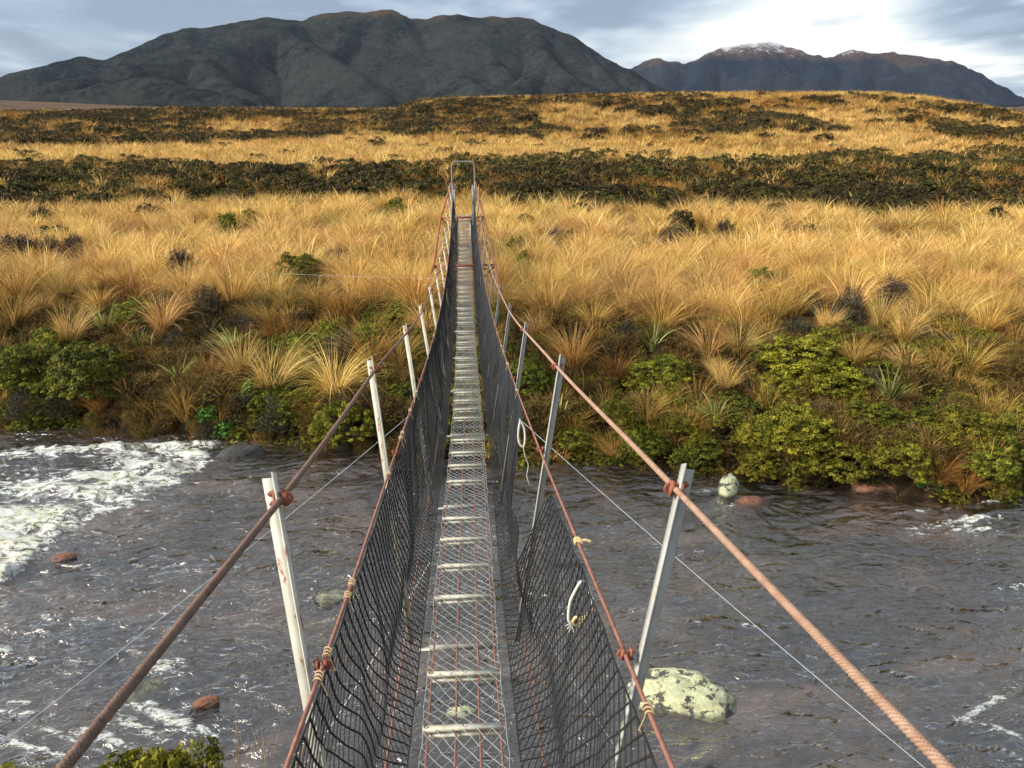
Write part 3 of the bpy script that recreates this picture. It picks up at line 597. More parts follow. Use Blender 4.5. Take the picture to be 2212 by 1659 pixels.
SL = [
 (195,800,190,'green',0,'large rounded moss green shrub on the left bank left of the flax','shrub',1.3),
 (655,603,125,'green',1,'lone green shrub standing in golden grass left of the bridge','shrub',.9),
 (300,672,120,'green',2,'green shrub behind the strap leaved plants on the left bank','shrub',.9),
 (40,790,160,'green',1,'green shrub cut by the left edge of the photo above the bank','shrub',1.1),
 (120,735,120,'green',2,'dark moss green shrub behind the large rounded one at far left','shrub',.9),
 (795,725,130,'green',0,'dark green shrub behind the grey twiggy shrub left of the bridge','shrub',.85),
 (660,745,120,'green',2,'mid green shrub left of the grey twiggy shrub near the bridge','shrub',.9),
 (640,795,90,'green',1,'small green shrub between grey twiggy shrub and golden tussock','shrub',.9),
 (745,905,150,'olive',0,'olive green shrub overhanging the water left of the bridge','shrub',1.2),
 (870,850,90,'green',2,'green shrub against the outside of left netting','shrub',1.2),
 (830,820,90,'green',0,'shaded green shrub between two left uprights','shrub',1.0),
 (1140,815,140,'green',1,'dense green shrub right beside the right netting','shrub',1.1),
 (1740,770,210,'olive',1,'widest olive mound high on the right bank','shrub',.8),
 (1640,755,110,'green',0,'dark green shrub adjoining the widest olive mound on its left','shrub',.8),
 (1800,815,170,'olive',2,'olive mound in front of the widest one on the right bank','shrub',.8),
 (1690,830,130,'olive',0,'olive shrub lower left of the widest mound','shrub',.8),
 (2055,765,160,'olive',0,'separate olive mound near right edge beside tall tussock','shrub',.75),
 (1430,800,150,'green',2,'green shrub below the flax on the right bank','shrub',.8),
 (1268,832,70,'olive',2,'small yellow green shrub just right of second right upright','shrub',1.1),
 (1645,1003,115,'olive',1,'round yellow green shrub at the waterline right of the boulder post','shrub',1.1),
 (1730,925,180,'olive',0,'large olive shrub above the round waterline shrub','shrub',1.0),
 (1640,930,110,'olive',2,'olive shrub left of the large one above the waterline','shrub',.9),
 (1830,990,140,'olive',1,'olive shrub overhanging the water mid right bank','shrub',1.0),
 (1890,900,150,'green',1,'green shrub left below the variegated flax','shrub',.8),
 (1950,980,150,'olive',2,'yellow tipped shrub at the waterline toward the right','shrub',1.0),
 (2090,920,170,'olive',2,'olive shrub near the right edge above the water','shrub',.9),
 (2130,990,130,'green',0,'green shrub at the foot of the bank by the right edge','shrub',1.0),
 (2190,900,120,'olive',0,'olive shrub cut by the right edge of the photo','shrub',.9),
 (485,930,48,'bright',0,'vivid green leafy plant hanging over water at left bank','shrub',1.0),
 (455,893,50,'bright',0,'vivid green leafy plant up the bank behind the one over the water','shrub',1.0),
 (538,845,50,'bright',0,'blue green leafy plant in front of the golden tussock on left bank','shrub',1.3),
 (2003,1048,50,'bright',0,'vivid green little plant at the right bank waterline','shrub',.9),
 (310,935,40,'bright',0,'small bright green plant at left waterline','shrub',.8),
 (1240,945,90,'green',1,'dark green shrub at the waterline right of the netting','shrub',.9),
 (1390,950,130,'green',2,'green shrub behind the main cable on the right bank','shrub',.9),
 (1330,880,90,'green',0,'small green shrub right of second right upright and below it','shrub',.8),
 (1520,960,100,'green',1,'green shrub at water edge between cable and round olive shrub','shrub',.8),
 (1560,860,110,'green',0,'green shrub behind the pale flax on right bank','shrub',.7),
 (1760,985,120,'olive',2,'low olive mound between round waterline shrub and its larger neighbour','shrub',.9),
 (1990,905,120,'green',2,'green mound left of the olive shrub near the right edge','shrub',.9),
 (1470,905,90,'green',0,'green mound right of the small orange tussock above the waterline','shrub',.8),
 (1310,990,80,'green',2,'low green mound at the waterline left of the drooping orange tussock','shrub',.8),
 (1850,850,110,'olive',0,'olive mound just left of the largest flax','shrub',.7),
 (930,880,60,'green',1,'green shrub seen through the left netting','shrub',.9),
 (560,740,80,'green',2,'dark green mound right of the low spreading flax','shrub',.8),
 (270,770,90,'olive',1,'olive green mound right behind the large rounded green shrub','shrub',.8),
 (400,705,80,'dark',1,'dark green shrub at the foot of the tall grey twiggy shrub','shrub',1.0),
 (455,655,85,'grey',0,'tall dark grey twiggy shrub in the grass left of the bridge','shrub',1.15),
 (735,755,130,'grey',1,'pale grey twiggy shrub among green ones left of the bridge','shrub',1.0),
 (680,790,70,'grey',0,'small grey twiggy shrub below the pale grey one','shrub',.7),
 (600,890,110,'grey',1,'grey brown twiggy shrub at waterline below the golden tussock','shrub',1.0),
 (520,870,80,'grey',0,'grey green twiggy shrub beside the blue green leafy plant','shrub',.8),
 (140,865,110,'grey',1,'grey twiggy scrub under the large rounded green shrub','shrub',.9),
 (60,870,110,'grey',1,'grey twiggy scrub at far left above the waterline','shrub',.9),
 (1930,655,90,'purple',0,'dark purple brown twiggy bush in grass at far right','shrub',1.0),
 (1830,690,100,'grey',1,'pale mauve grey twiggy bush in the grass right of the bridge','shrub',.7),
 (1740,665,70,'purple',1,'brownish twiggy bush left of the pale mauve one','shrub',.9),
 (1990,632,60,'purple',1,'small dark bush in the grass behind the purple brown one','shrub',.6),
 (1640,630,80,'green',2,'low green shrub half hidden in golden grass right of the bridge','shrub',.5),
 (40,545,120,'purple',0,'dark brown bush in grass at far left edge','shrub',.8),
 (110,548,80,'purple',1,'dark brown bush right of the one at far left edge','shrub',.8),
 (160,555,70,'purple',0,'rightmost of the dark brown bushes in grass at left','shrub',.6),
 (95,480,60,'purple',1,'small dark bush isolated in pale grass at upper left','shrub',.5),
 (395,595,90,'purple',0,'brown bush between tussocks behind the tall grey shrub','shrub',.6),
 (735,565,50,'purple',1,'small dark bush in golden grass left of the far uprights','shrub',.6),
 (855,468,60,'green',1,'low green brown bush in grass left of the far arch','shrub',.6),
 (490,497,35,'green',0,'tiny green bush in pale grass far left of the arch','shrub',.5),
 (540,488,30,'green',2,'tiny green bush right of its twin in pale grass','shrub',.4),
 (1110,552,45,'green',0,'green bush just right of the far uprights','shrub',.9),
 (1130,595,40,'green',1,'smaller green bush below the one right of far uprights','shrub',.6),
 (1470,497,80,'dark',0,'dark green bush in pale grass right of the arch','shrub',.6),
 (1450,525,80,'purple',1,'brown bush in front of the dark green one in pale grass','shrub',.4),
 (1560,520,60,'purple',0,'flat brown bush in pale grass right of the dark green one','shrub',.35),
 (1200,523,50,'purple',1,'small brown bush in grass right of the far deck','shrub',.5),
 (1940,472,30,'purple',0,'tiny dark bush in pale grass near the far scrub at right','shrub',.6),
 (1890,483,40,'green',2,'flat green bush in pale grass near the far scrub at right','shrub',.4),
 (2150,490,30,'green',1,'tiny green bush in pale grass at right edge','shrub',.4),
 (210,340,25,'dark',1,'dark round bush on the upper terrace at far left','shrub',.9),
 (285,334,30,'dark',0,'dark green round bush on the upper terrace at left','shrub',.9),
 (365,333,28,'dark',2,'dark bush right of the round one on the upper terrace','shrub',.7),
 (625,330,25,'dark',1,'lone dark bush on upper terrace mid left','shrub',.8),
 (760,304,40,'dark',0,'dark bush at the foot of the left hill','shrub',.8),
 (592,302,30,'dark',2,'small dark bush left of the larger one at hill foot','shrub',.6),
 (1000,352,28,'green',0,'green bush framed by the arch at the far end','shrub',.9),
 (1055,330,18,'dark',1,'tiny dark bush right above the arch','shrub',.9),
]
for s_ in SL: shrub_at(*s_)
for (x, y, w, sd, lab) in [(385,805,100,1,'green flax with drooping straps above the left waterline'),(500,738,90,2,'low spreading flax below the tall grey twiggy shrub'),
    (225,700,110,3,'grassy green strap plant behind the large rounded shrub on left bank'),(1410,730,95,4,'upright flax on the right bank highest of them'),
    (1545,885,95,5,'pale green flax with arching straps mid right bank'),(1925,848,140,6,'largest variegated flax on the right bank'),
    (1212,870,75,7,'green flax right beside the second right upright'),(1500,985,70,8,'small flax hanging over the right waterline'),
    (2140,720,60,9,'small flax half hidden in tussock near the right edge'),(300,735,80,10,'strap leaved plant between tussocks on the left bank')]:
    p = hit(x, y, 0.3); dist = (p-CAM)@FW; s = w*D2/FPX*dist/0.95
    o = place('one', 'flax_plant', flax_mesh(60+sd, 34 if w > 80 else 24), (p[0], p[1], tz(p[0], p[1])), (s, s, s*0.85), 0, lab, 'flax plant', None); occupied.append((p[0], p[1], .3))
# ------------------------------------------------------------------ tussocks
nT = 0; TP = []
def tus(x, y, key, v, s, label, group, rz=None):
    global nT
    o = place('one', 'tussock', TUS[key][v % 5], (x, y, tz(x, y)-0.03), (s, s, s*rng.uniform(.72, .98)), rng.uniform(-.7, .7) if rz is None else rz, label, 'tussock grass', group)
    nT += 1; TP.append((x, y, 0.35*s)); return o
for (x, y, w, key, v, lab) in [
 (150,715,100,'gold',1,'pale gold tussock with upswept blades behind the large rounded green shrub'),
 (590,815,150,'gold',1,'broad golden tussock with combed blades above left waterline'),(520,790,110,'straw',0,'golden tussock left of the broad combed one'),
 (725,832,125,'gold',2,'golden tussock leaning left between shrubs near first left uprights'),
 (400,872,90,'orange',1,'small splayed tussock below the green flax'),(212,868,60,'russet',0,'small bright russet tussock under the large green shrub'),
 (310,860,50,'orange',2,'thin orange tussock left of the green flax at the bank foot'),(450,790,70,'russet',1,'russet tussock between flax and golden tussock'),
 (0,850,80,'gold',0,'golden tussock cut by the left edge above the water'),(350,690,100,'straw',2,'sandy tussock behind the strap leaved plants'),
 (500,650,120,'orange',0,'sandy tussock right of tall grey twiggy shrub'),(800,760,120,'orange',2,'orange tussock behind the second left upright'),
 (860,770,100,'orange',1,'orange tussock against the left netting'),(1240,770,110,'orange',0,'tall orange tussock just right of the third right upright'),
 (1330,790,70,'russet',2,'russet tussock left below the upright flax'),(1600,735,90,'gold',2,'tall narrow golden tussock behind the dark green shrub right'),
 (1530,740,100,'straw',0,'golden tussock left of the tall narrow one on the right bank'),(1570,815,80,'gold',0,'golden green tussock arching left below olive mound'),
 (1440,905,60,'orange',1,'small orange tussock above the right waterline'),(1450,835,45,'orange',2,'narrow orange tussock among shrubs right of the cable'),
 (1325,965,80,'orange',0,'orange tussock drooping to the water right of the netting'),(1240,900,70,'russet',1,'russet tussock beside right netting above water'),
 (1400,880,80,'orange',1,'splayed sandy tussock behind the main right cable'),(2090,790,100,'orange',2,'sandy tussock right of the separate olive mound'),
 (2130,870,90,'orange',0,'sandy tussock above the shrubs by the right edge'),(2040,900,60,'russet',1,'russet tussock right of the largest flax'),
 (2090,1030,85,'russet',0,'dark drooping brown tussock trailing in water at the right'),(2030,1010,90,'russet',2,'brown tussock left of the dark trailing one'),
 (660,870,70,'russet',1,'dull russet tussock above waterline left of olive shrub'),(1850,760,70,'orange',1,'sandy tussock above the widest olive mound'),
 (1960,770,80,'straw',0,'sandy tussock between olive mound and far right mound'),(30,680,100,'orange',1,'orange tussock at left edge above green shrubs')]:
    p = hit(x, y, 0.35); dist = (p-CAM)@FW; s = w*D2/FPX*dist/0.95; s = min(max(s, .5), 1.35)
    tus(p[0], p[1], key, v, s, lab, None)
occ = np.array(occupied+TP)
def free(x, y, pad, lst):
    a = np.asarray(lst); return not ((a[:, 0]-x)**2+(a[:, 1]-y)**2 < (a[:, 2]*0.8+pad)**2).any()
# the 300 tussocks that show largest: the front of the plain
cand = []
gx = np.arange(-13.5, 15.5, 0.68); gy = np.arange(14.0, 26.5, 0.66)
for y in gy:
    for x in gx:
        xx = x+rng.uniform(-.28, .28); yy = y+rng.uniform(-.28, .28); d = yy-float(bankY(xx))
        pd = pxl((xx, yy, 2.0))
        if d < 1.2 or abs(xx) < .75 or pd[0] < -60 or pd[0] > 2270: continue
        if d < 3.6 and rng.random() < (0.45 if xx < 0 else 0.6)+(.15 if d < 2 else 0): continue
        if not free(xx, yy, 0.12, occ): continue
        cand.append((yy, xx, d))
cand.sort(); nfull = 300-nT; near = cand[:nfull]; rest_near = cand[nfull:]
YN = near[-1][0]
for (yy, xx, d) in near:
    c = vnoise(xx*.45, yy*.45, 0, 77)+rng.normal(0, .35)
    if d < 4.0: key = 'orange' if c < 0.25 else ('russet' if c > 0.7 else 'straw')
    else: key = 'straw' if c < 0.1 else ('gold' if c < 0.30 else 'orange')
    side = 'left' if xx < 0 else 'right'
    zone = ('on the bank top' if d < 4.2 else 'in the golden grass')
    nm = {'straw': 'sandy straw', 'gold': 'pale gold', 'orange': 'orange brown', 'russet': 'russet'}[key]
    tus(xx, yy, key, int(rng.integers(5)), rng.uniform(.68, 1.2)*(0.68 if d < 3.2 else 1), '%s tussock %s, %s of the bridge' % (nm, zone, side), '%s tussocks %s, %s of the bridge' % (nm, zone, side))
# low brush filling the bank
nb_ = 0
for i in range(900):
    xx = rng.uniform(-12.5, 14); d = rng.uniform(0.05, 3.6); yy = float(bankY(xx))+d
    if not free(xx, yy, 0.16, occupied if nb_ == 0 else occupied): continue
    if nb_ >= 170: break
    side = 'left' if xx < 0 else 'right'
    r = rng.random(); key = 'brush' if r < .62 else ('dark' if r < .74 else ('olive' if (xx > 0 and r < .9) else ('green' if r < .93 else 'grey')))
    s = rng.uniform(.4, .7)*(0.85 if key in ('brush',) else .62)
    nm = {'brush': 'brown twiggy brush', 'dark': 'little dark green shrub', 'olive': 'little olive shrub', 'green': 'little green shrub', 'grey': 'little grey twiggy shrub'}[key]
    zone = 'low by the water' if d < 1.3 else 'halfway up the bank'
    v = int(rng.integers(len(SH[key])))
    place('two', 'low_brush' if key == 'brush' else 'shrub', SH[key][v], (xx, yy, tz(xx, yy)-.03), (s, s, s*rng.uniform(.8, 1.2)), rng.uniform(0, 6.28), '%s %s on the %s bank' % (nm, zone, side), 'shrub', '%ss %s on the %s bank' % (nm, zone, side))
    occupied.append((xx, yy, .42*s)); nb_ += 1
# near bank, below the camera: a shrub and some grass just reach the frame
o = place('two', 'shrub', SH['olive'][0], (-1.62, 4.15, 1.55), (.75, .6, 1.1), 0, 'yellow green shrub at the bottom edge of the photo on the near bank', 'shrub', None)
p = atY(330, 1690, 4.05); o.location = (p[0], p[1], p[2]-0.52)
o = place('two', 'shrub', SH['olive'][1], (0, 0, 0), (.6, .6, .8), 0, 'yellow green shrub at lower left corner of the photo', 'shrub', None)
p = atY(-60, 1700, 4.0); o.location = (p[0], p[1], p[2]-0.52)
sparse = tussock_mesh('tussock', M['orange'], 5, 60, .75, 0.006, .6, .5)
for x, lab in ((520, 'thin dry grass tuft right of the near bank shrub at bottom edge'), (590, 'thin dry grass tuft beside the left netting at bottom edge')):
    p = atY(x, 1720, 4.0); o = place('one', 'grass_tuft', sparse, (p[0], p[1], p[2]-0.42), (1, 1, 1), x, lab, 'grass tuft', None)
# ------------------------------------------------------------------ stuff: geometry-node instancing of what nobody could count
def gn_scatter(name, pts, rz, scl, idx, protos, tilt=None):
    pc = bpy.data.collections.new(name+'_sources')
    for i, me in enumerate(protos):
        q = bpy.data.objects.new('%s_source_%02d' % (name, i), me); pc.objects.link(q)
    n = len(pts); me = bpy.data.meshes.new(name); me.vertices.add(n); me.vertices.foreach_set('co', np.asarray(pts, np.float32).ravel())
    a = me.attributes.new('rot', 'FLOAT_VECTOR', 'POINT'); r = np.zeros((n, 3), np.float32); r[:, 2] = rz; a.data.foreach_set('vector', r.ravel())
    a = me.attributes.new('scl', 'FLOAT_VECTOR', 'POINT'); a.data.foreach_set('vector', np.asarray(scl, np.float32).ravel())
    a = me.attributes.new('idx', 'INT', 'POINT'); a.data.foreach_set('value', np.asarray(idx, np.int32))
    ob = bpy.data.objects.new(name, me); COL.objects.link(ob)
    ng = bpy.data.node_groups.new(name, 'GeometryNodeTree')
    ng.interface.new_socket('Geometry', in_out='INPUT', socket_type='NodeSocketGeometry'); ng.interface.new_socket('Geometry', in_out='OUTPUT', socket_type='NodeSocketGeometry')
    N = ng.nodes; L = ng.links; gi = N.new('NodeGroupInput'); go = N.new('NodeGroupOutput')
    m2p = N.new('GeometryNodeMeshToPoints'); L.new(gi.outputs[0], m2p.inputs['Mesh'])
    ci = N.new('GeometryNodeCollectionInfo'); ci.inputs['Collection'].default_value = pc; ci.inputs['Separate Children'].default_value = True; ci.inputs['Reset Children'].default_value = True
    ip = N.new('GeometryNodeInstanceOnPoints'); ip.inputs['Pick Instance'].default_value = True
    def at(nm, ty):
        q = N.new('GeometryNodeInputNamedAttribute'); q.data_type = ty; q.inputs[0].default_value = nm; return q.outputs[0]
    er = N.new('FunctionNodeEulerToRotation'); L.new(at('rot', 'FLOAT_VECTOR'), er.inputs[0])
    L.new(m2p.outputs[0], ip.inputs['Points']); L.new(ci.outputs[0], ip.inputs['Instance']); L.new(at('idx', 'INT'), ip.inputs['Instance Index'])
    L.new(er.outputs[0], ip.inputs['Rotation']); L.new(at('scl', 'FLOAT_VECTOR'), ip.inputs['Scale']); L.new(ip.outputs[0], go.inputs[0])
    md = ob.modifiers.new('scatter', 'NODES'); md.node_group = ng
    return ob
def fanpts(y0, y1, dens, jit=0.5, spread=0.66):
    n = int((y1-y0)*((y0+y1)*spread*1.12+4)*dens)
    R = np.sqrt(rng.uniform(y0**2, y1**2, n)); a = rng.uniform(-0.70, 0.66, n)+YAW
    return R*np.sin(a), R*np.cos(a)
lod1 = [tussock_mesh('t', M[k2], 30+i, 150, 1.1, 0.015, .7+.1*(i % 3), 1.0, (lx, 0), .18, 4) for i, (k2, lx) in enumerate([('straw', -.2), ('straw', .2), ('gold', .15), ('gold', -.1), ('orange', 0)])]
lod2 = [tussock_mesh('t', M[k2], 50+i, 60, .85, 0.032, .8, .9, (0, 0), .25, 3) for i, k2 in enumerate(['straw', 'gold', 'straw', 'orange', 'orange', 'russet'])]
# rest of the plain
X1 = []; 
pp = np.array([(xx, yy) for (yy, xx, d) in rest_near]) if rest_near else np.zeros((0, 2))
x, y = fanpts(YN-0.2, 39.5, 2.4); kx = (y > YN-.1)&(scrubmask(x, y) < .5); x = x[kx]; y = y[kx]
a = occ; keep = np.ones(len(x), bool)
keep &= np.abs(x) > np.where(y < 27, .75, 0)
for q in occupied: keep &= (x-q[0])**2+(y-q[1])**2 > (q[2]*1.0+.25)**2
x = x[keep]; y = y[keep]; n = len(x)
cn = vnoise(x*.35, y*.35, 0, 77)+rng.normal(0, .45, n)
ix = np.where(cn < .0, rng.integers(0, 2, n), np.where(cn < .75, rng.integers(2, 4, n), 4))
sz = rng.uniform(.65, 1.3, n)
field = gn_scatter('tussock_grassland', np.stack([x, y, terr(x, y)-.03], -1), rng.uniform(-.7, .7, n), np.stack([sz, sz, sz*rng.uniform(.62, .9, n)], -1), ix, lod1)
tag(field, 'pale golden tussock grass covering the plain behind the nearest tussocks', 'grass', kind='stuff')
# ground cover of the bank: nobody could count it
gc = [tussock_mesh('t', M['russet'], 300, 70, .42, .008, .8, .8, (0, 0), .18, 3), tussock_mesh('t', M['brush'], 301, 110, .38, .009, .9, .5, (0, 0), .22, 3),
      twiggy_meshes(302, M['brush'], .34, .3, .34, 1100, .14)[0], twiggy_meshes(303, M['dark'], .32, .3, .3, 1000, .12)[0], twiggy_meshes(304, M['brush'], .3, .34, .42, 1200, .16)[0],
      shrub_meshes(305, M['dark'], .3, .3, .3, 60, 26, .016, .05)[0], shrub_meshes(306, M['olive'], .28, .25, .28, 50, 26, .015, .05)[0], twiggy_meshes(307, M['grey'], .3, .3, .4, 900, .14)[0],
      shrub_meshes(308, M['green'], .34, .3, .3, 60, 26, .018, .06)[0], tussock_mesh('t', M['orange'], 309, 70, .55, .009, .8, .9, (.1, 0), .1, 4)]
n = 6400; x = rng.uniform(-19, 18, n); d = np.where(rng.uniform(0, 1, n) < .2, rng.uniform(-.12, .7, n), rng.uniform(-.06, 4.3, n)); y = bankY(x)+d
cn = vnoise(x*.8, y*.8, 0, 191)+rng.normal(0, .5, n)
ix = np.where(cn < -.55, 3, np.where(cn < -.25, 5, np.where(cn < .1, 2, np.where(cn < .4, 4, np.where(cn < .65, 1, np.where(cn < .9, 0, np.where(rng.uniform(0, 1, n) < .5, 7, 6)))))))
rr = rng.uniform(0, 1, n); gm = vnoise(x*.6+40, y*.6, 0, 195); ix = np.where((gm > .12)&(rr < .5), np.where(x > 0, np.where(rr < .3, 6, 8), 8), np.where((rr > .86), 9, ix)); sz = rng.uniform(.45, .95, n)*np.where(d < .25, .8, 1)*np.where(ix >= 8, 1.15, 1)
cov = gn_scatter('bank_ground_cover', np.stack([x, y, terr(x, y)-.03], -1), rng.uniform(0, 6.28, n), np.stack([sz, sz, sz*rng.uniform(.8, 1.3, n)], -1), ix, gc)
tag(cov, 'tangled low brown and olive undergrowth between the shrubs on the far bank', 'undergrowth', kind='stuff')
# dry grass on the near bank, below and beside the camera
n = 420; x = rng.uniform(-9, 9, n); y = rng.uniform(-7, 2.7, n); kx = (np.abs(x) > 1.0)|(y < -2.5); x = x[kx]; y = y[kx]; n = len(x)
nb = gn_scatter('near_bank_grass', np.stack([x, y, terr(x, y)-.03], -1), rng.uniform(0, 6.28, n), np.stack([rng.uniform(.5, .8, n)]*3, -1), rng.integers(0, 5, n), lod1)
tag(nb, 'low dry tussock grass on the near bank beside the bridge end', 'grass', kind='stuff')
# upper terrace and hills
x, y = fanpts(38, 90, 1.5); x2, y2 = fanpts(90, 150, 0.85); x = np.concatenate([x, x2]); y = np.concatenate([y, y2])
sm = scrubmask(x, y); kx = rng.uniform(0, 1, len(x)) > sm*np.where(y > 60, .95, .8); x = x[kx]; y = y[kx]; sm = sm[kx]; n = len(x)
hr = sst(72, 86, np.hypot(x, y)); cn = vnoise(x*.12, y*.12, 0, 87)+rng.normal(0, .5, n)+hr*.75+sm*1.0-.15
ix = np.where(cn < .35, rng.integers(0, 3, n), np.where(cn < 1.1, rng.integers(3, 5, n), 5)); sz = rng.uniform(.7, 1.2, n)*(1+.25*(y > 90))
hg = gn_scatter('hill_grass', np.stack([x, y, terr(x, y)-.05], -1), rng.uniform(0, 6.28, n), np.stack([sz, sz, sz*.85], -1), ix, lod2)
tag(hg, 'golden tussock grass on the upper terrace and hills', 'grass', kind='stuff')
# scrub of the dark band and the hillsides
ps = []
for i, k2 in enumerate(['dark', 'dark', 'band', 'brush', 'orange', 'band']):
    ps.append(shrub_meshes(1200+i, M[k2], .8, .7, .6, 60, 26, .05, .16)[0] if k2 not in ('brush', 'orange') else tussock_mesh('t', M['russet' if k2 == 'brush' else 'orange'], 77+i, 80, .8, .03, .8, .9, (0, 0), .3, 3))
x, y = fanpts(31, 56, 2.6); x2, y2 = fanpts(56, 100, 1.6); x3, y3 = fanpts(100, 150, 1.2); x = np.concatenate([x, x2, x3]); y = np.concatenate([y, y2, y3])
sm = scrubmask(x, y); kx = rng.uniform(0, 1, len(x)) < sm*.85+.012; x = x[kx]; y = y[kx]; n = len(x)
cn = .25+vnoise(x*.2, y*.2, 0, 97)+rng.normal(0, .5, n); hh = np.hypot(x, y) > 70
ix = np.where(cn < .0, rng.integers(0, 2, n), np.where(cn < .25, np.where(hh, 0, 2), np.where(cn < .95, rng.integers(3, 5, n), np.where(hh, 1, 5)))); sz = rng.uniform(.55, 1.15, n)*np.where(y > 70, 1.3, 1)
# the biggest hundred shrubs of the band in front stay things of their own
pick = np.argsort(np.where((y < 46)&(np.abs(x) < 27), -sz*(60-y), 0))[:110]; rest = np.ones(n, bool); rest[pick] = False
for i in pick:
    key = ['dark', 'dark', 'band', 'dark', 'dark', 'band'][ix[i]]; s = sz[i]*.9
    nm = {'dark': 'dark green', 'band': 'deep moss green'}[key]; side = 'left' if x[i] < 0 else 'right'
    place('two', 'shrub', SH[key][i % 3], (x[i], y[i], tz(x[i], y[i])-.05), (s, s, s*1.1), rng.uniform(0, 6), '%s shrub in the dark scrub band beyond the plain, %s of the arch' % (nm, side), 'shrub', '%s shrubs in the scrub band, %s of the arch' % (nm, side))
sc_ = gn_scatter('scrub', np.stack([x, y, terr(x, y)-.05], -1)[rest], rng.uniform(0, 6.28, n)[rest], np.stack([sz, sz, sz], -1)[rest], ix[rest], ps)
tag(sc_, 'dark green and brown scrub beyond the plain and over the hillsides', 'scrub', kind='stuff')
# ------------------------------------------------------------------ the footbridge
YE = 26.0; SPN = 26.0
_hd = np.polyfit([-.3,0,1.41,2.48,3.22,5.25,7.3,9.4,11.5,13.6,15.7,19.5,23,26], [1.57,1.635,1.895,2.10,2.205,2.54,2.82,3.10,3.29,3.46,3.56,3.52,3.34,3.13], 5)
def hdeck(Y): return np.polyval(_hd, np.asarray(Y, float))
def zdeck(Y): return CAMZ-hdeck(Y)
def xdeck(Y): return -0.03*(1-sst(3, 8, Y))
def xtop(Y): return 0.022*(1-sst(1.4, 3.4, Y))
bridge = empty('footbridge', (0, YE/2, 1.6)); tag(bridge, 'narrow wire rope suspension footbridge with black side netting crossing the river', 'bridge')
def bpart(mb, name, mats, smooth=False, parent=None):
    o = mb.build(name, mats, None, smooth)
    o.parent = parent or bridge
    if parent is None: o.location = -np.array([0, YE/2, 1.6])
    return o
UY = [1.41, 3.22, 5.25]+[5.25+2.08*i for i in range(1, 10)]
def TOPH(Y): return 1.25-0.10*sst(3.0, 7.5, Y)
def MIDH(Y): return 0.875-0.05*sst(3.0, 8, Y)
def topP(Y, s): Y = np.asarray(Y, float); return np.stack([xtop(Y)+s*(0.358+.018*sst(3.2, 8, Y)), Y, zdeck(Y)+TOPH(Y)-0.02], -1)
def midP(Y, s): Y = np.asarray(Y, float); return np.stack([0.008*(1-sst(1.4,3.4,Y))+s*(0.294+.012*sst(3.2, 8, Y)), Y, zdeck(Y)+MIDH(Y)], -1)
ANCH = 1.45
for s, mk in ((-1, 'cable_l'), (1, 'cable_r')):
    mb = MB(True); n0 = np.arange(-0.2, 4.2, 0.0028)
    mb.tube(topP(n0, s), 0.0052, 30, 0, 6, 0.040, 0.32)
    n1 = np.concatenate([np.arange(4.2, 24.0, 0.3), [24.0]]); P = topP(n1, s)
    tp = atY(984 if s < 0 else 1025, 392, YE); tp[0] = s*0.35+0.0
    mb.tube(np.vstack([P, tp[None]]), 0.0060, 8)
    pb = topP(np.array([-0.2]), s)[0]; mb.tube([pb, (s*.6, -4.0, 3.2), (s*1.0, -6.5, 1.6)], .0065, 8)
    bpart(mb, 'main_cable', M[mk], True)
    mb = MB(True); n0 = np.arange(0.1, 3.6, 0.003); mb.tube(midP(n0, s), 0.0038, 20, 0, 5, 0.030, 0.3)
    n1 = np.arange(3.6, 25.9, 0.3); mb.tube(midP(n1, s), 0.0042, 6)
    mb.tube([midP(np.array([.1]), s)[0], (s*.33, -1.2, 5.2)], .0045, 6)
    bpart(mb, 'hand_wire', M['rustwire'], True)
# uprights
def frame_R(d, s):
    d = d/np.linalg.norm(d); y = np.array([0, 1., 0]); x = np.cross(y, d); x /= np.linalg.norm(x); y = np.cross(d, x); return np.stack([x, y, d], 1)
def clampmb(P, d, r, sc=1.0, s=1):
    """saddle plate, U bolt and two nuts gripping a cable at P, post direction d"""
    mb = MB(); R = frame_R(d, s)
    mb.box(P+R@np.array([s*0.010, 0, 0]), (0.006*sc, 0.030*sc, 0.042*sc), R)
    mb.box(P+R@np.array([-s*0.009*sc, 0, 0]), (0.012*sc, 0.020*sc, 0.034*sc), R)
    for q in (-1, 1):
        a = P+R@np.array([-s*0.014*sc, 0, q*0.013*sc]); b = P+R@np.array([s*0.030*sc, 0, q*0.013*sc])
        mb.tube([a, b], 0.0035*sc, 8); mb.tube([P+R@np.array([s*0.018*sc, 0, q*.013*sc]), P+R@np.array([s*0.026*sc, 0, q*.013*sc])], 0.0075*sc, 6)
    th = np.linspace(-math.pi/2, math.pi/2, 9)
    mb.tube([P+R@np.array([-s*(0.014+0.010*math.cos(t))*sc, 0, math.sin(t)*0.013*sc]) for t in th], 0.0038*sc, 8)
    return mb
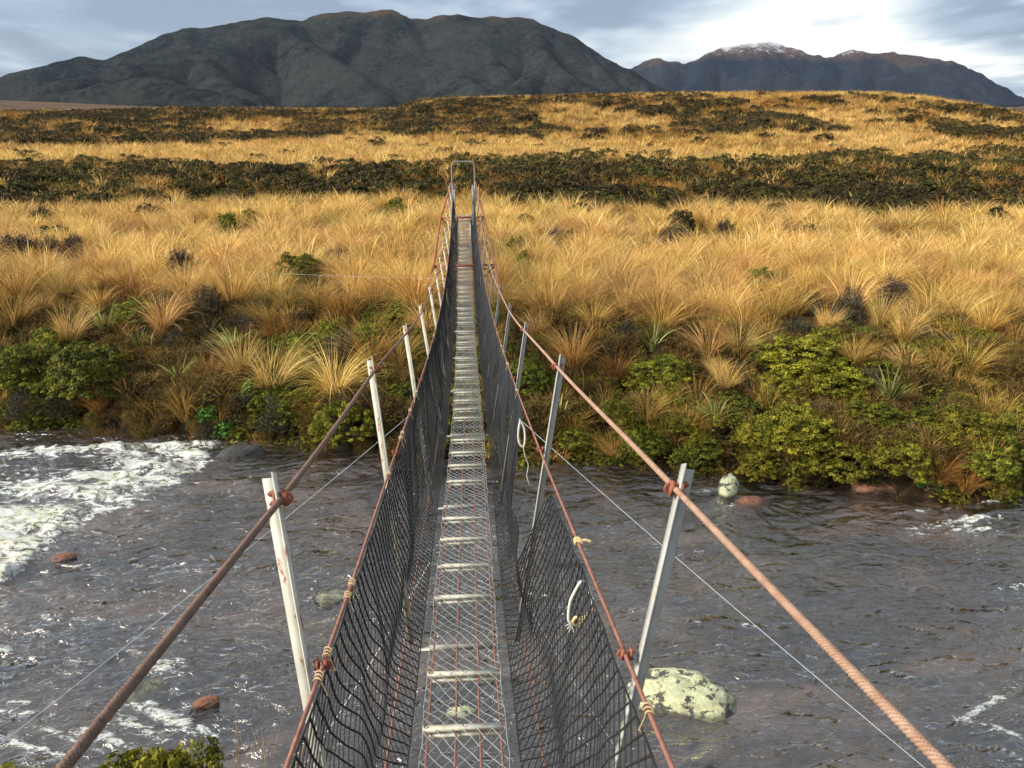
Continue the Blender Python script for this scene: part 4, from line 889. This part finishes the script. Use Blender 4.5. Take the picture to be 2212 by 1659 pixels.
for i, Yu in enumerate(UY):
    zb = float(zdeck(Yu)); xd = float(xdeck(Yu))
    for s in (-1, 1):
        T = topP(np.array([Yu]), s)[0]; B_ = np.array([xd+s*0.215, Yu, zb-0.045]); d = T-B_; L = np.linalg.norm(d)+0.045; R = frame_R(d, s); u = d/np.linalg.norm(d)
        off = R@np.array([s*0.006, 0, 0])
        mb = MB(); w = 0.0235; t = 0.003; c = B_+u*L/2+off
        # angle iron: one flange across, one along the bridge, top cut on the slant
        mb.box(c+R@np.array([0, 0.0, 0]), (t, w, L), R)
        mb.box(c+R@np.array([s*(w/2+t/2), w/2-t/2-0.001, -0.004]), (w, t, L-0.008), R)
        if s < 0 and i == 0: mb.V[0] = np.array(mb.V[0]); 
        v = mb.V[0]; tp = (v-B_)@u; sel = (tp > L*0.9)&(((v-c)@R[:, 1]) < 0); v[sel] += u*0.012
        up_ = bpart(mb, 'upright', M['paint'] if s < 0 else M['paint_r'])
        for P, r, sc in ((T, .007, 0.78 if i < 3 else .8), (midP(np.array([Yu]), s)[0], .005, .62)):
            o = clampmb(P, d, r, sc, s).build('clamp', M['rust'], None, True); o.parent = up_
    mb = MB(); mb.box((xd, Yu, zb-0.062), (0.40, 0.030, 0.004)); mb.box((xd, Yu-0.015, zb-0.048), (0.31, 0.004, 0.026)); bpart(mb, 'cross_beam', [M['paint_r']])
# deck: rungs
ry_ = [UY[1]-0.37*q+rng.normal(0, .008) for q in (1, 2, 3, 4, 6, 7, 8)]
for a, b in zip(UY[1:], UY[2:]+[UY[-1]+2.05]): ry_ += [a+(b-a)*(q+1)/5+rng.normal(0, .015) for q in range(4)]
ry_ = [q for q in ry_ if q < YE-.15]
for Yr in ry_:
    z = float(zdeck(Yr)); xd = float(xdeck(Yr)); mb = MB(); w = 0.290+rng.normal(0, .004); tlt = rng.normal(0, .012)
    R = np.array([[math.cos(tlt), -math.sin(tlt), 0], [math.sin(tlt), math.cos(tlt), 0], [0, 0, 1]])
    mb.box((xd, Yr, z+0.008), (w, 0.022, 0.013), R); mb.box((xd, Yr-0.004, z-0.016), (w-.03, 0.018, 0.010), R)
    for bxx in (-.135, 0.0, .135):
        mb.tube([(xd+bxx, Yr, z+0.010), (xd+bxx, Yr, z+0.018)], 0.007, 8, 1 if abs(bxx) > .05 else 0)
    bpart(mb, 'rung', [M['rung'], M['rust']])
# deck cables
yy = np.arange(-0.3, YE+0.1, 0.15)
sag = lambda Y: 0
for xo in (-0.128, -0.03, 0.055, 0.128):
    mb = MB(); P = np.stack([xdeck(yy)+xo+.003*vnoise(yy*3, xo*50), yy, zdeck(yy)-0.004], -1)
    mb.tube(P, 0.0042, 6); mb.tube([P[0], (xo, -3.5, 2.2)], .0042, 6); bpart(mb, 'deck_cable', M['rustplain'], True)
for s in (-1, 1):
    mb = MB(); P = np.stack([xdeck(yy)+s*0.275, yy, zdeck(yy)-0.10], -1); mb.tube(P, 0.0042, 6); mb.tube([P[0], (s*.3, -3.5, 2.0)], .0042, 6); bpart(mb, 'deck_cable', M['rustplain'], True)
# chain link mesh
mb = MB(); cw = 0.025; ch = 0.040; A_ = []; B_l = []
def dk(x, Y):
    ph = np.interp(Y, [-.26, 1.41, 3.22]+UY[2:], np.arange(len(UY)+1)*5.0); sg = -0.022*np.abs(np.sin(ph*math.pi))**1.2
    e = np.abs(x)/0.155
    return np.stack([xdeck(Y)+x*(1+.02*vnoise(Y*4, 3.3)), Y, zdeck(Y)+0.0145+sg*(1-.2*e)+0.012*np.clip(e-.85, 0, 1)/.15*vnoise(Y*2.2, np.sign(x)*4)], -1)
nx = 12; Ys = np.arange(-0.3, YE, ch)
for j, Y0 in enumerate(Ys):
    for q in range(nx):
        x0 = -0.144+q*cw*.96; par = (q+j) % 2
        a = (x0, Y0+(0 if par else ch)); b = (x0+cw*.96, Y0+(ch if par else 0)); A_.append(a); B_l.append(b)
A_ = np.array(A_); B_l = np.array(B_l); jit = lambda P: P+np.stack([.0035*vnoise(P[:, 0]*90, P[:, 1]*40), .006*vnoise(P[:, 0]*70+5, P[:, 1]*33)], -1)
A_ = jit(A_); B_l = jit(B_l); Mid = (A_+B_l)/2
PA = dk(A_[:, 0], A_[:, 1]); PB = dk(B_l[:, 0], B_l[:, 1])
rr_ = np.where(A_[:, 1] < 8, .0015, .0017)
mb.segs(PA, PB, rr_, 4)
for s in (-1, 1):
    y2 = np.arange(0.2, YE, 0.03); P = dk(s*(0.146+.006*vnoise(y2*12, s*3)), y2); P[:, 2] += .006*vnoise(y2*17, 5); mb.tube(P, .0016, 4)
bpart(mb, 'walkway_mesh', M['galv'])
# side nets
def netP(s, Y, v):
    Y = np.asarray(Y, float); v = np.asarray(v, float)
    drop = 0.0*Y+0.012
    if s > 0: drop = drop+0.46*sst(2.72, 3.0, Y)*(1-sst(3.85, 4.25, Y))+0.03*(Y < 2.8)
    fray = 0.010*(1+vnoise(Y*7, s*3.3))
    vv = drop+fray+(1-drop-fray)*v
    w = midP(Y, s); bx = xdeck(Y)+s*0.172; bz = zdeck(Y)+0.0
    scal = 0.012*np.abs(np.sin(Y*9+s))*(1-v)
    x = w[..., 0]*(1-vv)+bx*vv; z = w[..., 2]*(1-vv)+bz*vv
    env = np.sin(math.pi*np.clip(vv, 0, 1))
    x = x+s*env*(0.035+0.028*vnoise(Y*1.7, v*1.5, s*3.0, 31)+0.014*vnoise(Y*5, v*3, s*5.0, 33))+s*0.05*np.exp(-((vv-.82)/.16)**2)
    if s > 0: x = x-0.06*(drop > .1)*(1-v)*np.clip(drop*2, 0, 1)
    z = z-scal-env*0.012*vnoise(Y*2.4, v*2, 0, 37)
    return np.stack([x, Y, z], -1)
for s in (-1, 1):
    mb = MB(); NV = 18; H = 0.92; dY = 0.060; n = int((25.6-(-0.6))/dY)
    kk = np.arange(n); v = np.linspace(0, 1, NV+1)
    crossing = []
    for fam in (1, -1):
        Y0 = -0.6+kk*dY
        YY = Y0[:, None]+fam*H*v[None]*0.9
        VV = np.broadcast_to(v[None], YY.shape)
        YY2 = YY+0.010*vnoise(YY*9, VV*9, fam*2.0+s, 41); ok = (YY2[:, :-1] > 0.15)&(YY2[:, 1:] > 0.15)&(YY2[:, :-1] < 25.6)&(YY2[:, 1:] < 25.6)
        P = netP(s, YY2, VV); A_, B_ = P[:, :-1][ok], P[:, 1:][ok]; yA = YY2[:, :-1][ok]
        r = np.where(yA < 4, .0029 if fam > 0 else .0022, np.where(yA < 7, .0025, .0034))+0*yA
        mb.segs(A_, B_, r, 3)
        if fam == 1:
            q = (YY2 > .4)&(YY2 < 6.5); crossing = P[q]
    # knots and doubled-up cords round the near meshes
    K = crossing; o8 = np.array([[1,0,0],[-1,0,0],[0,1,0],[0,-1,0],[0,0,1],[0,0,-1]])*0.0062
    V = (K[:, None]+o8[None]*rng.uniform(.8, 1.35, (len(K), 1, 1))).reshape(-1, 3); f8 = np.array([[0,2,4],[2,1,4],[1,3,4],[3,0,4],[2,0,5],[1,2,5],[3,1,5],[0,3,5]])
    mb.add(V, (np.arange(len(K))[:, None, None]*6+f8[None]).reshape(-1, 3))
    # border cords
    y2 = np.arange(.2, 25.6, .04)
    for vv in (0.0, 1.0): mb.tube(netP(s, y2, vv+0*y2), .0022, 4)
    bpart(mb, 'side_net', M['net'])
    # twine lashings on the hand wire
    for j, Yt in enumerate(sorted(list(rng.uniform(1.0, 9, 8))+[1.36, 1.46, 1.75, 1.83] if s < 0 else list(rng.uniform(4.4, 9, 7))+[1.2])):
        mb = MB(); th = np.linspace(0, 2*math.pi*3, 40); c = midP(np.array([Yt]), s)[0]
        P = np.stack([c[0]+.0075*np.cos(th), c[1]+(th/18-.5)*0.03, c[2]+.0075*np.sin(th)], -1); mb.tube(P, .0018, 5)
        mb.tube([c, c+(-s*.004, .006, -.02), c+(-s*.012, .01, -.05)], .0014, 5); bpart(mb, 'twine_lashing', M['twine'])
# far end: arch, spreader beams, stays
arch = MB(); z0 = tz(0, YE)-0.2; zt = float(atY(1000, 349, YE)[2]); hw = .335; th = np.linspace(0, math.pi/2, 7); rc = .12
P = [(-hw, YE, z0)]+[(-hw+rc-rc*math.cos(t), YE, zt-rc+rc*math.sin(t)) for t in th]+[(hw-rc+rc*math.sin(t), YE, zt-rc+rc*math.cos(t)) for t in th]+[(hw, YE, z0)]
arch.tube(P, .022, 10); ao = bpart(arch, 'end_arch', M['archm'], True)
for s in (-1, 1):
    mb = MB(); mb.box((s*.27, YE-.05, zdeck(YE)+.45), (.035, .05, .9)); bpart(mb, 'gate_post', M['galvd'])
    e1 = atY(952 if s < 0 else 1046, 470, 25.0); e2 = atY(937 if s < 0 else 1070, 572, 19.6); tt = np.array([s*.335, YE, atY(984, 392, YE)[2]]); e3 = atY(921 if s < 0 else 1078, 622, 18.6)
    mb = MB(); mb.tube([tt, e1, e2, e3], .028, 8); bpart(mb, 'stay_pipe', M['rust'] if s < 0 else M['rustplain'], True)
    mb = MB()
    for q in (.2, .45, .7): mb.tube([tt, (s*(.2+.1*q), YE-1.0-2*q, zdeck(YE-1-2*q)+.1)], .006, 5)
    bpart(mb, 'hanger_wire', M['galv'])
for (Yb, a, b, y) in ((25.0, 952, 1046, 470), (19.6, 937, 1070, 574)):
    p, q = atY(a, y, Yb), atY(b, y, Yb); mb = MB(); mb.box(((p[0]+q[0])/2, Yb, p[2]), (q[0]-p[0], .05, .05)); mb.box(((p[0]+q[0])/2, Yb+.2, p[2]-.12), (q[0]-p[0]-.3, .035, .035)); bpart(mb, 'spreader_beam', M['rust'])
    for s in (-1, 1):
        mb = MB(); e = p if s < 0 else q; mb.tube([e, (s*.22, Yb+.25, p[2]-.55), (s*.22, Yb+.3, tz(0, Yb)-.1)], .02, 6); bpart(mb, 'beam_leg', M['rust'])
# far landing step posts under the deck end
mb = MB()
for s in (-1, 1): mb.box((s*.2, YE+.1, (z0+zdeck(YE))/2), (.06, .06, zdeck(YE)-z0))
bpart(mb, 'landing_frame', M['galvd'])
# guy wires
def guy(P, Q, r=.0028, m='guy', sg=.04):
    P = np.array(P, float); Q = np.array(Q, float); t = np.linspace(0, 1, 14)[:, None]; X_ = P+(Q-P)*t; X_[:, 2:] -= 4*sg*t*(1-t); mb = MB(); mb.tube(X_, r, 5); bpart(mb, 'guy_wire', M[m], True)
guy(atY(1122, 905, 8.2), atY(2090, 1735, 4.5)); guy(atY(905, 880, 8.4), atY(-120, 1700, 4.4))
guy(atY(928, 1215, 4.45), atY(620, 1710, 3.9), .0024, 'galv'); guy(atY(1108, 1250, 4.3), atY(1395, 1710, 3.9), .0024, 'galv')
guy((-.3, 17.5, 2.6), (-6, 22, 2.0), .002)
# white rope tied on the right hand wire, and the second bight further out
def rope(pts, r, m, name='rope'):
    from itertools import chain
    P = np.array(pts, float); n = len(P); t = np.linspace(0, n-1, n*10); i = np.clip(t.astype(int), 0, n-2); f = (t-i)[:, None]
    p0 = P[np.clip(i-1, 0, n-1)]; p1 = P[i]; p2 = P[i+1]; p3 = P[np.clip(i+2, 0, n-1)]
    C_ = .5*((2*p1)+(-p0+p2)*f+(2*p0-5*p1+4*p2-p3)*f*f+(-p0+3*p1-3*p2+p3)*f**3)
    return MB().tube(C_, r, 8)
Yr = 2.05
lp = [(1283,1320),(1276,1285),(1268,1262),(1256,1256),(1245,1272),(1232,1300),(1228,1335),(1233,1345)]
e = empty('rope', atY(1283, 1315, Yr)); tag(e, 'frayed white rope loop knotted to the right hand wire nearest the camera', 'rope', 'rope ends tied to the right hand wire')
def rp(mb, name, m, par): o = mb.build(name, M[m], None, True); o.parent = par; o.location = -np.array(par.location); return o
rp(rope([atY(x, y, Yr+(.0 if i < 3 else -.03)) for i, (x, y) in enumerate(lp)], .0042, 'rope'), 'loop', 'rope', e)
rp(rope([atY(x, y, Yr-.01) for x, y in [(1283,1310),(1262,1336),(1250,1350),(1238,1345),(1244,1334),(1256,1340)]], .005, 'rope_y'), 'knot', 'rope_y', e)
c = midP(np.array([2.09]), 1)[0]; th = np.linspace(0, 12.5, 40)
mb = MB(); mb.tube(np.stack([c[0]+.0085*np.cos(th), c[1]+(th/12.5-.5)*.03, c[2]+.0085*np.sin(th)], -1), .004, 6); mb.tube([c, c+(.02, .0, .004), c+(.035, .0, -.002)], .0042, 6); rp(mb, 'lashing', 'rope_y', e)
mb = MB()
for q in range(7):
    a = atY(1233, 1346, Yr-.03); b = atY(1222+q*3.5, 1352+(q % 3)*7, Yr-.03); mb.tube([a, (a+b)/2+(.001, 0, .001), b], .0011, 4)
rp(mb, 'frayed_end', 'rope', e)
e = empty('rope', atY(1128, 935, 4.1)); tag(e, 'smaller pale rope bight hanging from the right hand wire where the net sags', 'rope', 'rope ends tied to the right hand wire')
rp(rope([atY(x, y, 4.05) for x, y in [(1122,905),(1132,925),(1134,950),(1130,965),(1121,955),(1120,930),(1124,908)]], .005, 'rope'), 'loop', 'rope', e)
rp(rope([atY(x, y, 4.0) for x, y in [(1130,960),(1134,985),(1141,1004),(1138,1028),(1143,1046)]], .0018, 'rope'), 'tail', 'rope', e)
# ------------------------------------------------------------------ light and sky
SUN_EL, SUN_AZ = math.radians(34), math.radians(-108)   # azimuth measured from +Y clockwise: behind and left
sun = bpy.data.lights.new('sun', 'SUN'); so = bpy.data.objects.new('sun', sun); COL.objects.link(so)
sun.energy = 4.1; sun.angle = math.radians(18); sun.color = (1, .95, .86)
dv = np.array([math.sin(SUN_AZ)*math.cos(SUN_EL), math.cos(SUN_AZ)*math.cos(SUN_EL), math.sin(SUN_EL)])
from mathutils import Vector
so.rotation_euler = Vector(dv).to_track_quat('Z', 'Y').to_euler(); so.location = (0, 0, 40)
w = bpy.data.worlds.new('World'); S.world = w; w.use_nodes = True; w.node_tree.nodes.clear(); k = NT(w.node_tree)
sky = k.n('ShaderNodeTexSky', sky_type='NISHITA', sun_disc=False, sun_elevation=SUN_EL, sun_rotation=SUN_AZ)
tc = k.n('ShaderNodeTexCoord').outputs['Generated']
sx = k.n('ShaderNodeSeparateXYZ', ins={0: tc})
# clouds on a flat layer: project the view direction on a plane overhead
den = k.math('ADD', k.math('MAXIMUM', sx.outputs[2], 0.0), 0.09)
cx = k.math('DIVIDE', sx.outputs[0], den); cyv = k.math('DIVIDE', sx.outputs[1], den)
cv = k.n('ShaderNodeCombineXYZ', ins={0: cx, 1: cyv}).outputs[0]
c1 = k.noise(k.n('ShaderNodeMapping', ins={'Vector': cv, 'Location': (3.4, 1.2, 0), 'Scale': (0.75, 0.45, 1)}).outputs[0], 1.0, 5, 0.5, 0.4)
c2 = k.noise(k.n('ShaderNodeMapping', ins={'Vector': cv, 'Rotation': (0, 0, .35), 'Scale': (1.5, .75, 1)}).outputs[0], 1.0, 3.5, 0.5)
cc = k.math('ADD', k.math('MULTIPLY', c1, .75), k.math('MULTIPLY', c2, .25))
# the break in the overcast, low in the sky to the right
gd = Vector((ray(1850, 60)/np.linalg.norm(ray(1850, 60))).tolist())
dt = k.n('ShaderNodeVectorMath', operation='SUBTRACT', ins={0: tc, 1: tuple(gd)}).outputs[0]
dt2 = k.n('ShaderNodeVectorMath', operation='MULTIPLY', ins={0: dt, 1: (1.0, 1.0, 2.2)}).outputs[0]
gap = k.n('ShaderNodeMapRange', interpolation_type='SMOOTHSTEP', ins={0: k.n('ShaderNodeVectorMath', operation='LENGTH', ins={0: dt2}).outputs['Value'], 1: 0.50, 2: 0.0, 3: 0.0, 4: 1.0}).outputs[0]
def blob(dx, dy, wx, wz):
    d0 = ray(dx, dy); d0 = d0/np.linalg.norm(d0)
    e_ = k.n('ShaderNodeVectorMath', operation='SUBTRACT', ins={0: tc, 1: tuple(d0.tolist())}).outputs[0]
    e_ = k.n('ShaderNodeVectorMath', operation='MULTIPLY', ins={0: e_, 1: (1/wx, 1/wx, 1/wz)}).outputs[0]
    l_ = k.math('ADD', k.n('ShaderNodeVectorMath', operation='LENGTH', ins={0: e_}).outputs['Value'], k.math('MULTIPLY_ADD', c2, 3.2, -1.6))
    return k.n('ShaderNodeMapRange', interpolation_type='SMOOTHSTEP', ins={0: l_, 1: 1.3, 2: 0.3, 3: 0.0, 4: 1.0}).outputs[0]
cc2 = k.math('ADD', cc, k.math('MULTIPLY', gap, 0.21))
for (dx, dy, wx, wz, am) in [(1400, 10, .30, .045, -.15), (2130, 25, .12, .03, -.26), (2180, 150, .10, .03, -.16), (150, 60, .30, .05, -.09), (420, 20, .14, .03, .07), (1800, 80, .16, .055, .22), (1990, 150, .10, .03, .14), (1250, 130, .16, .035, .05)]:
    cc2 = k.math('ADD', cc2, k.math('MULTIPLY', blob(dx, dy, wx, wz), am))
cloud = k.ramp(cc2, [(0.38, (0.30,0.38,0.50)), (0.48, (0.44,0.54,0.68)), (0.56, (0.62,0.72,0.82)), (0.66, (0.90,0.96,0.98)), (0.74, (1.15,1.15,1.12))])
cl = k.n('ShaderNodeVectorMath', operation='SCALE', ins={0: cloud, 'Scale': 8.6}).outputs[0]
mixed = k.mix(0.90, sky.outputs[0], cl)
bg = k.n('ShaderNodeBackground', ins={'Color': mixed, 'Strength': 0.085})
wo = k.n('ShaderNodeOutputWorld'); w.node_tree.links.new(bg.outputs[0], wo.inputs['Surface'])
# thin air between here and the mountains
m, nt = mat('thin_haze'); k = NT(nt)
pv = k.n('ShaderNodeVolumePrincipled', ins={'Color': (0.72, 0.84, 1.0, 1), 'Density': 0.00002, 'Anisotropy': 0.2})
oo = k.n('ShaderNodeOutputMaterial'); nt.links.new(pv.outputs[0], oo.inputs['Volume'])
mb = MB(); mb.box((1500, 3600, 320), (14000, 10400, 646)); hz = mb.build('haze', m); tag(hz, 'thin bluish haze over moor and mountains', 'haze', kind='stuff')
S.view_settings.view_transform = 'Standard'; S.view_settings.look = 'None'; S.view_settings.exposure = 0.56; S.view_settings.gamma = 1
S.cycles.max_bounces = 5; S.cycles.diffuse_bounces = 2; S.cycles.glossy_bounces = 2; S.cycles.use_adaptive_sampling = True; S.cycles.adaptive_threshold = 0.03; S.cycles.sample_clamp_indirect = 3; S.cycles.sample_clamp_direct = 12; S.cycles.transparent_max_bounces = 10; S.cycles.volume_bounces = 0; S.cycles.use_denoising = True
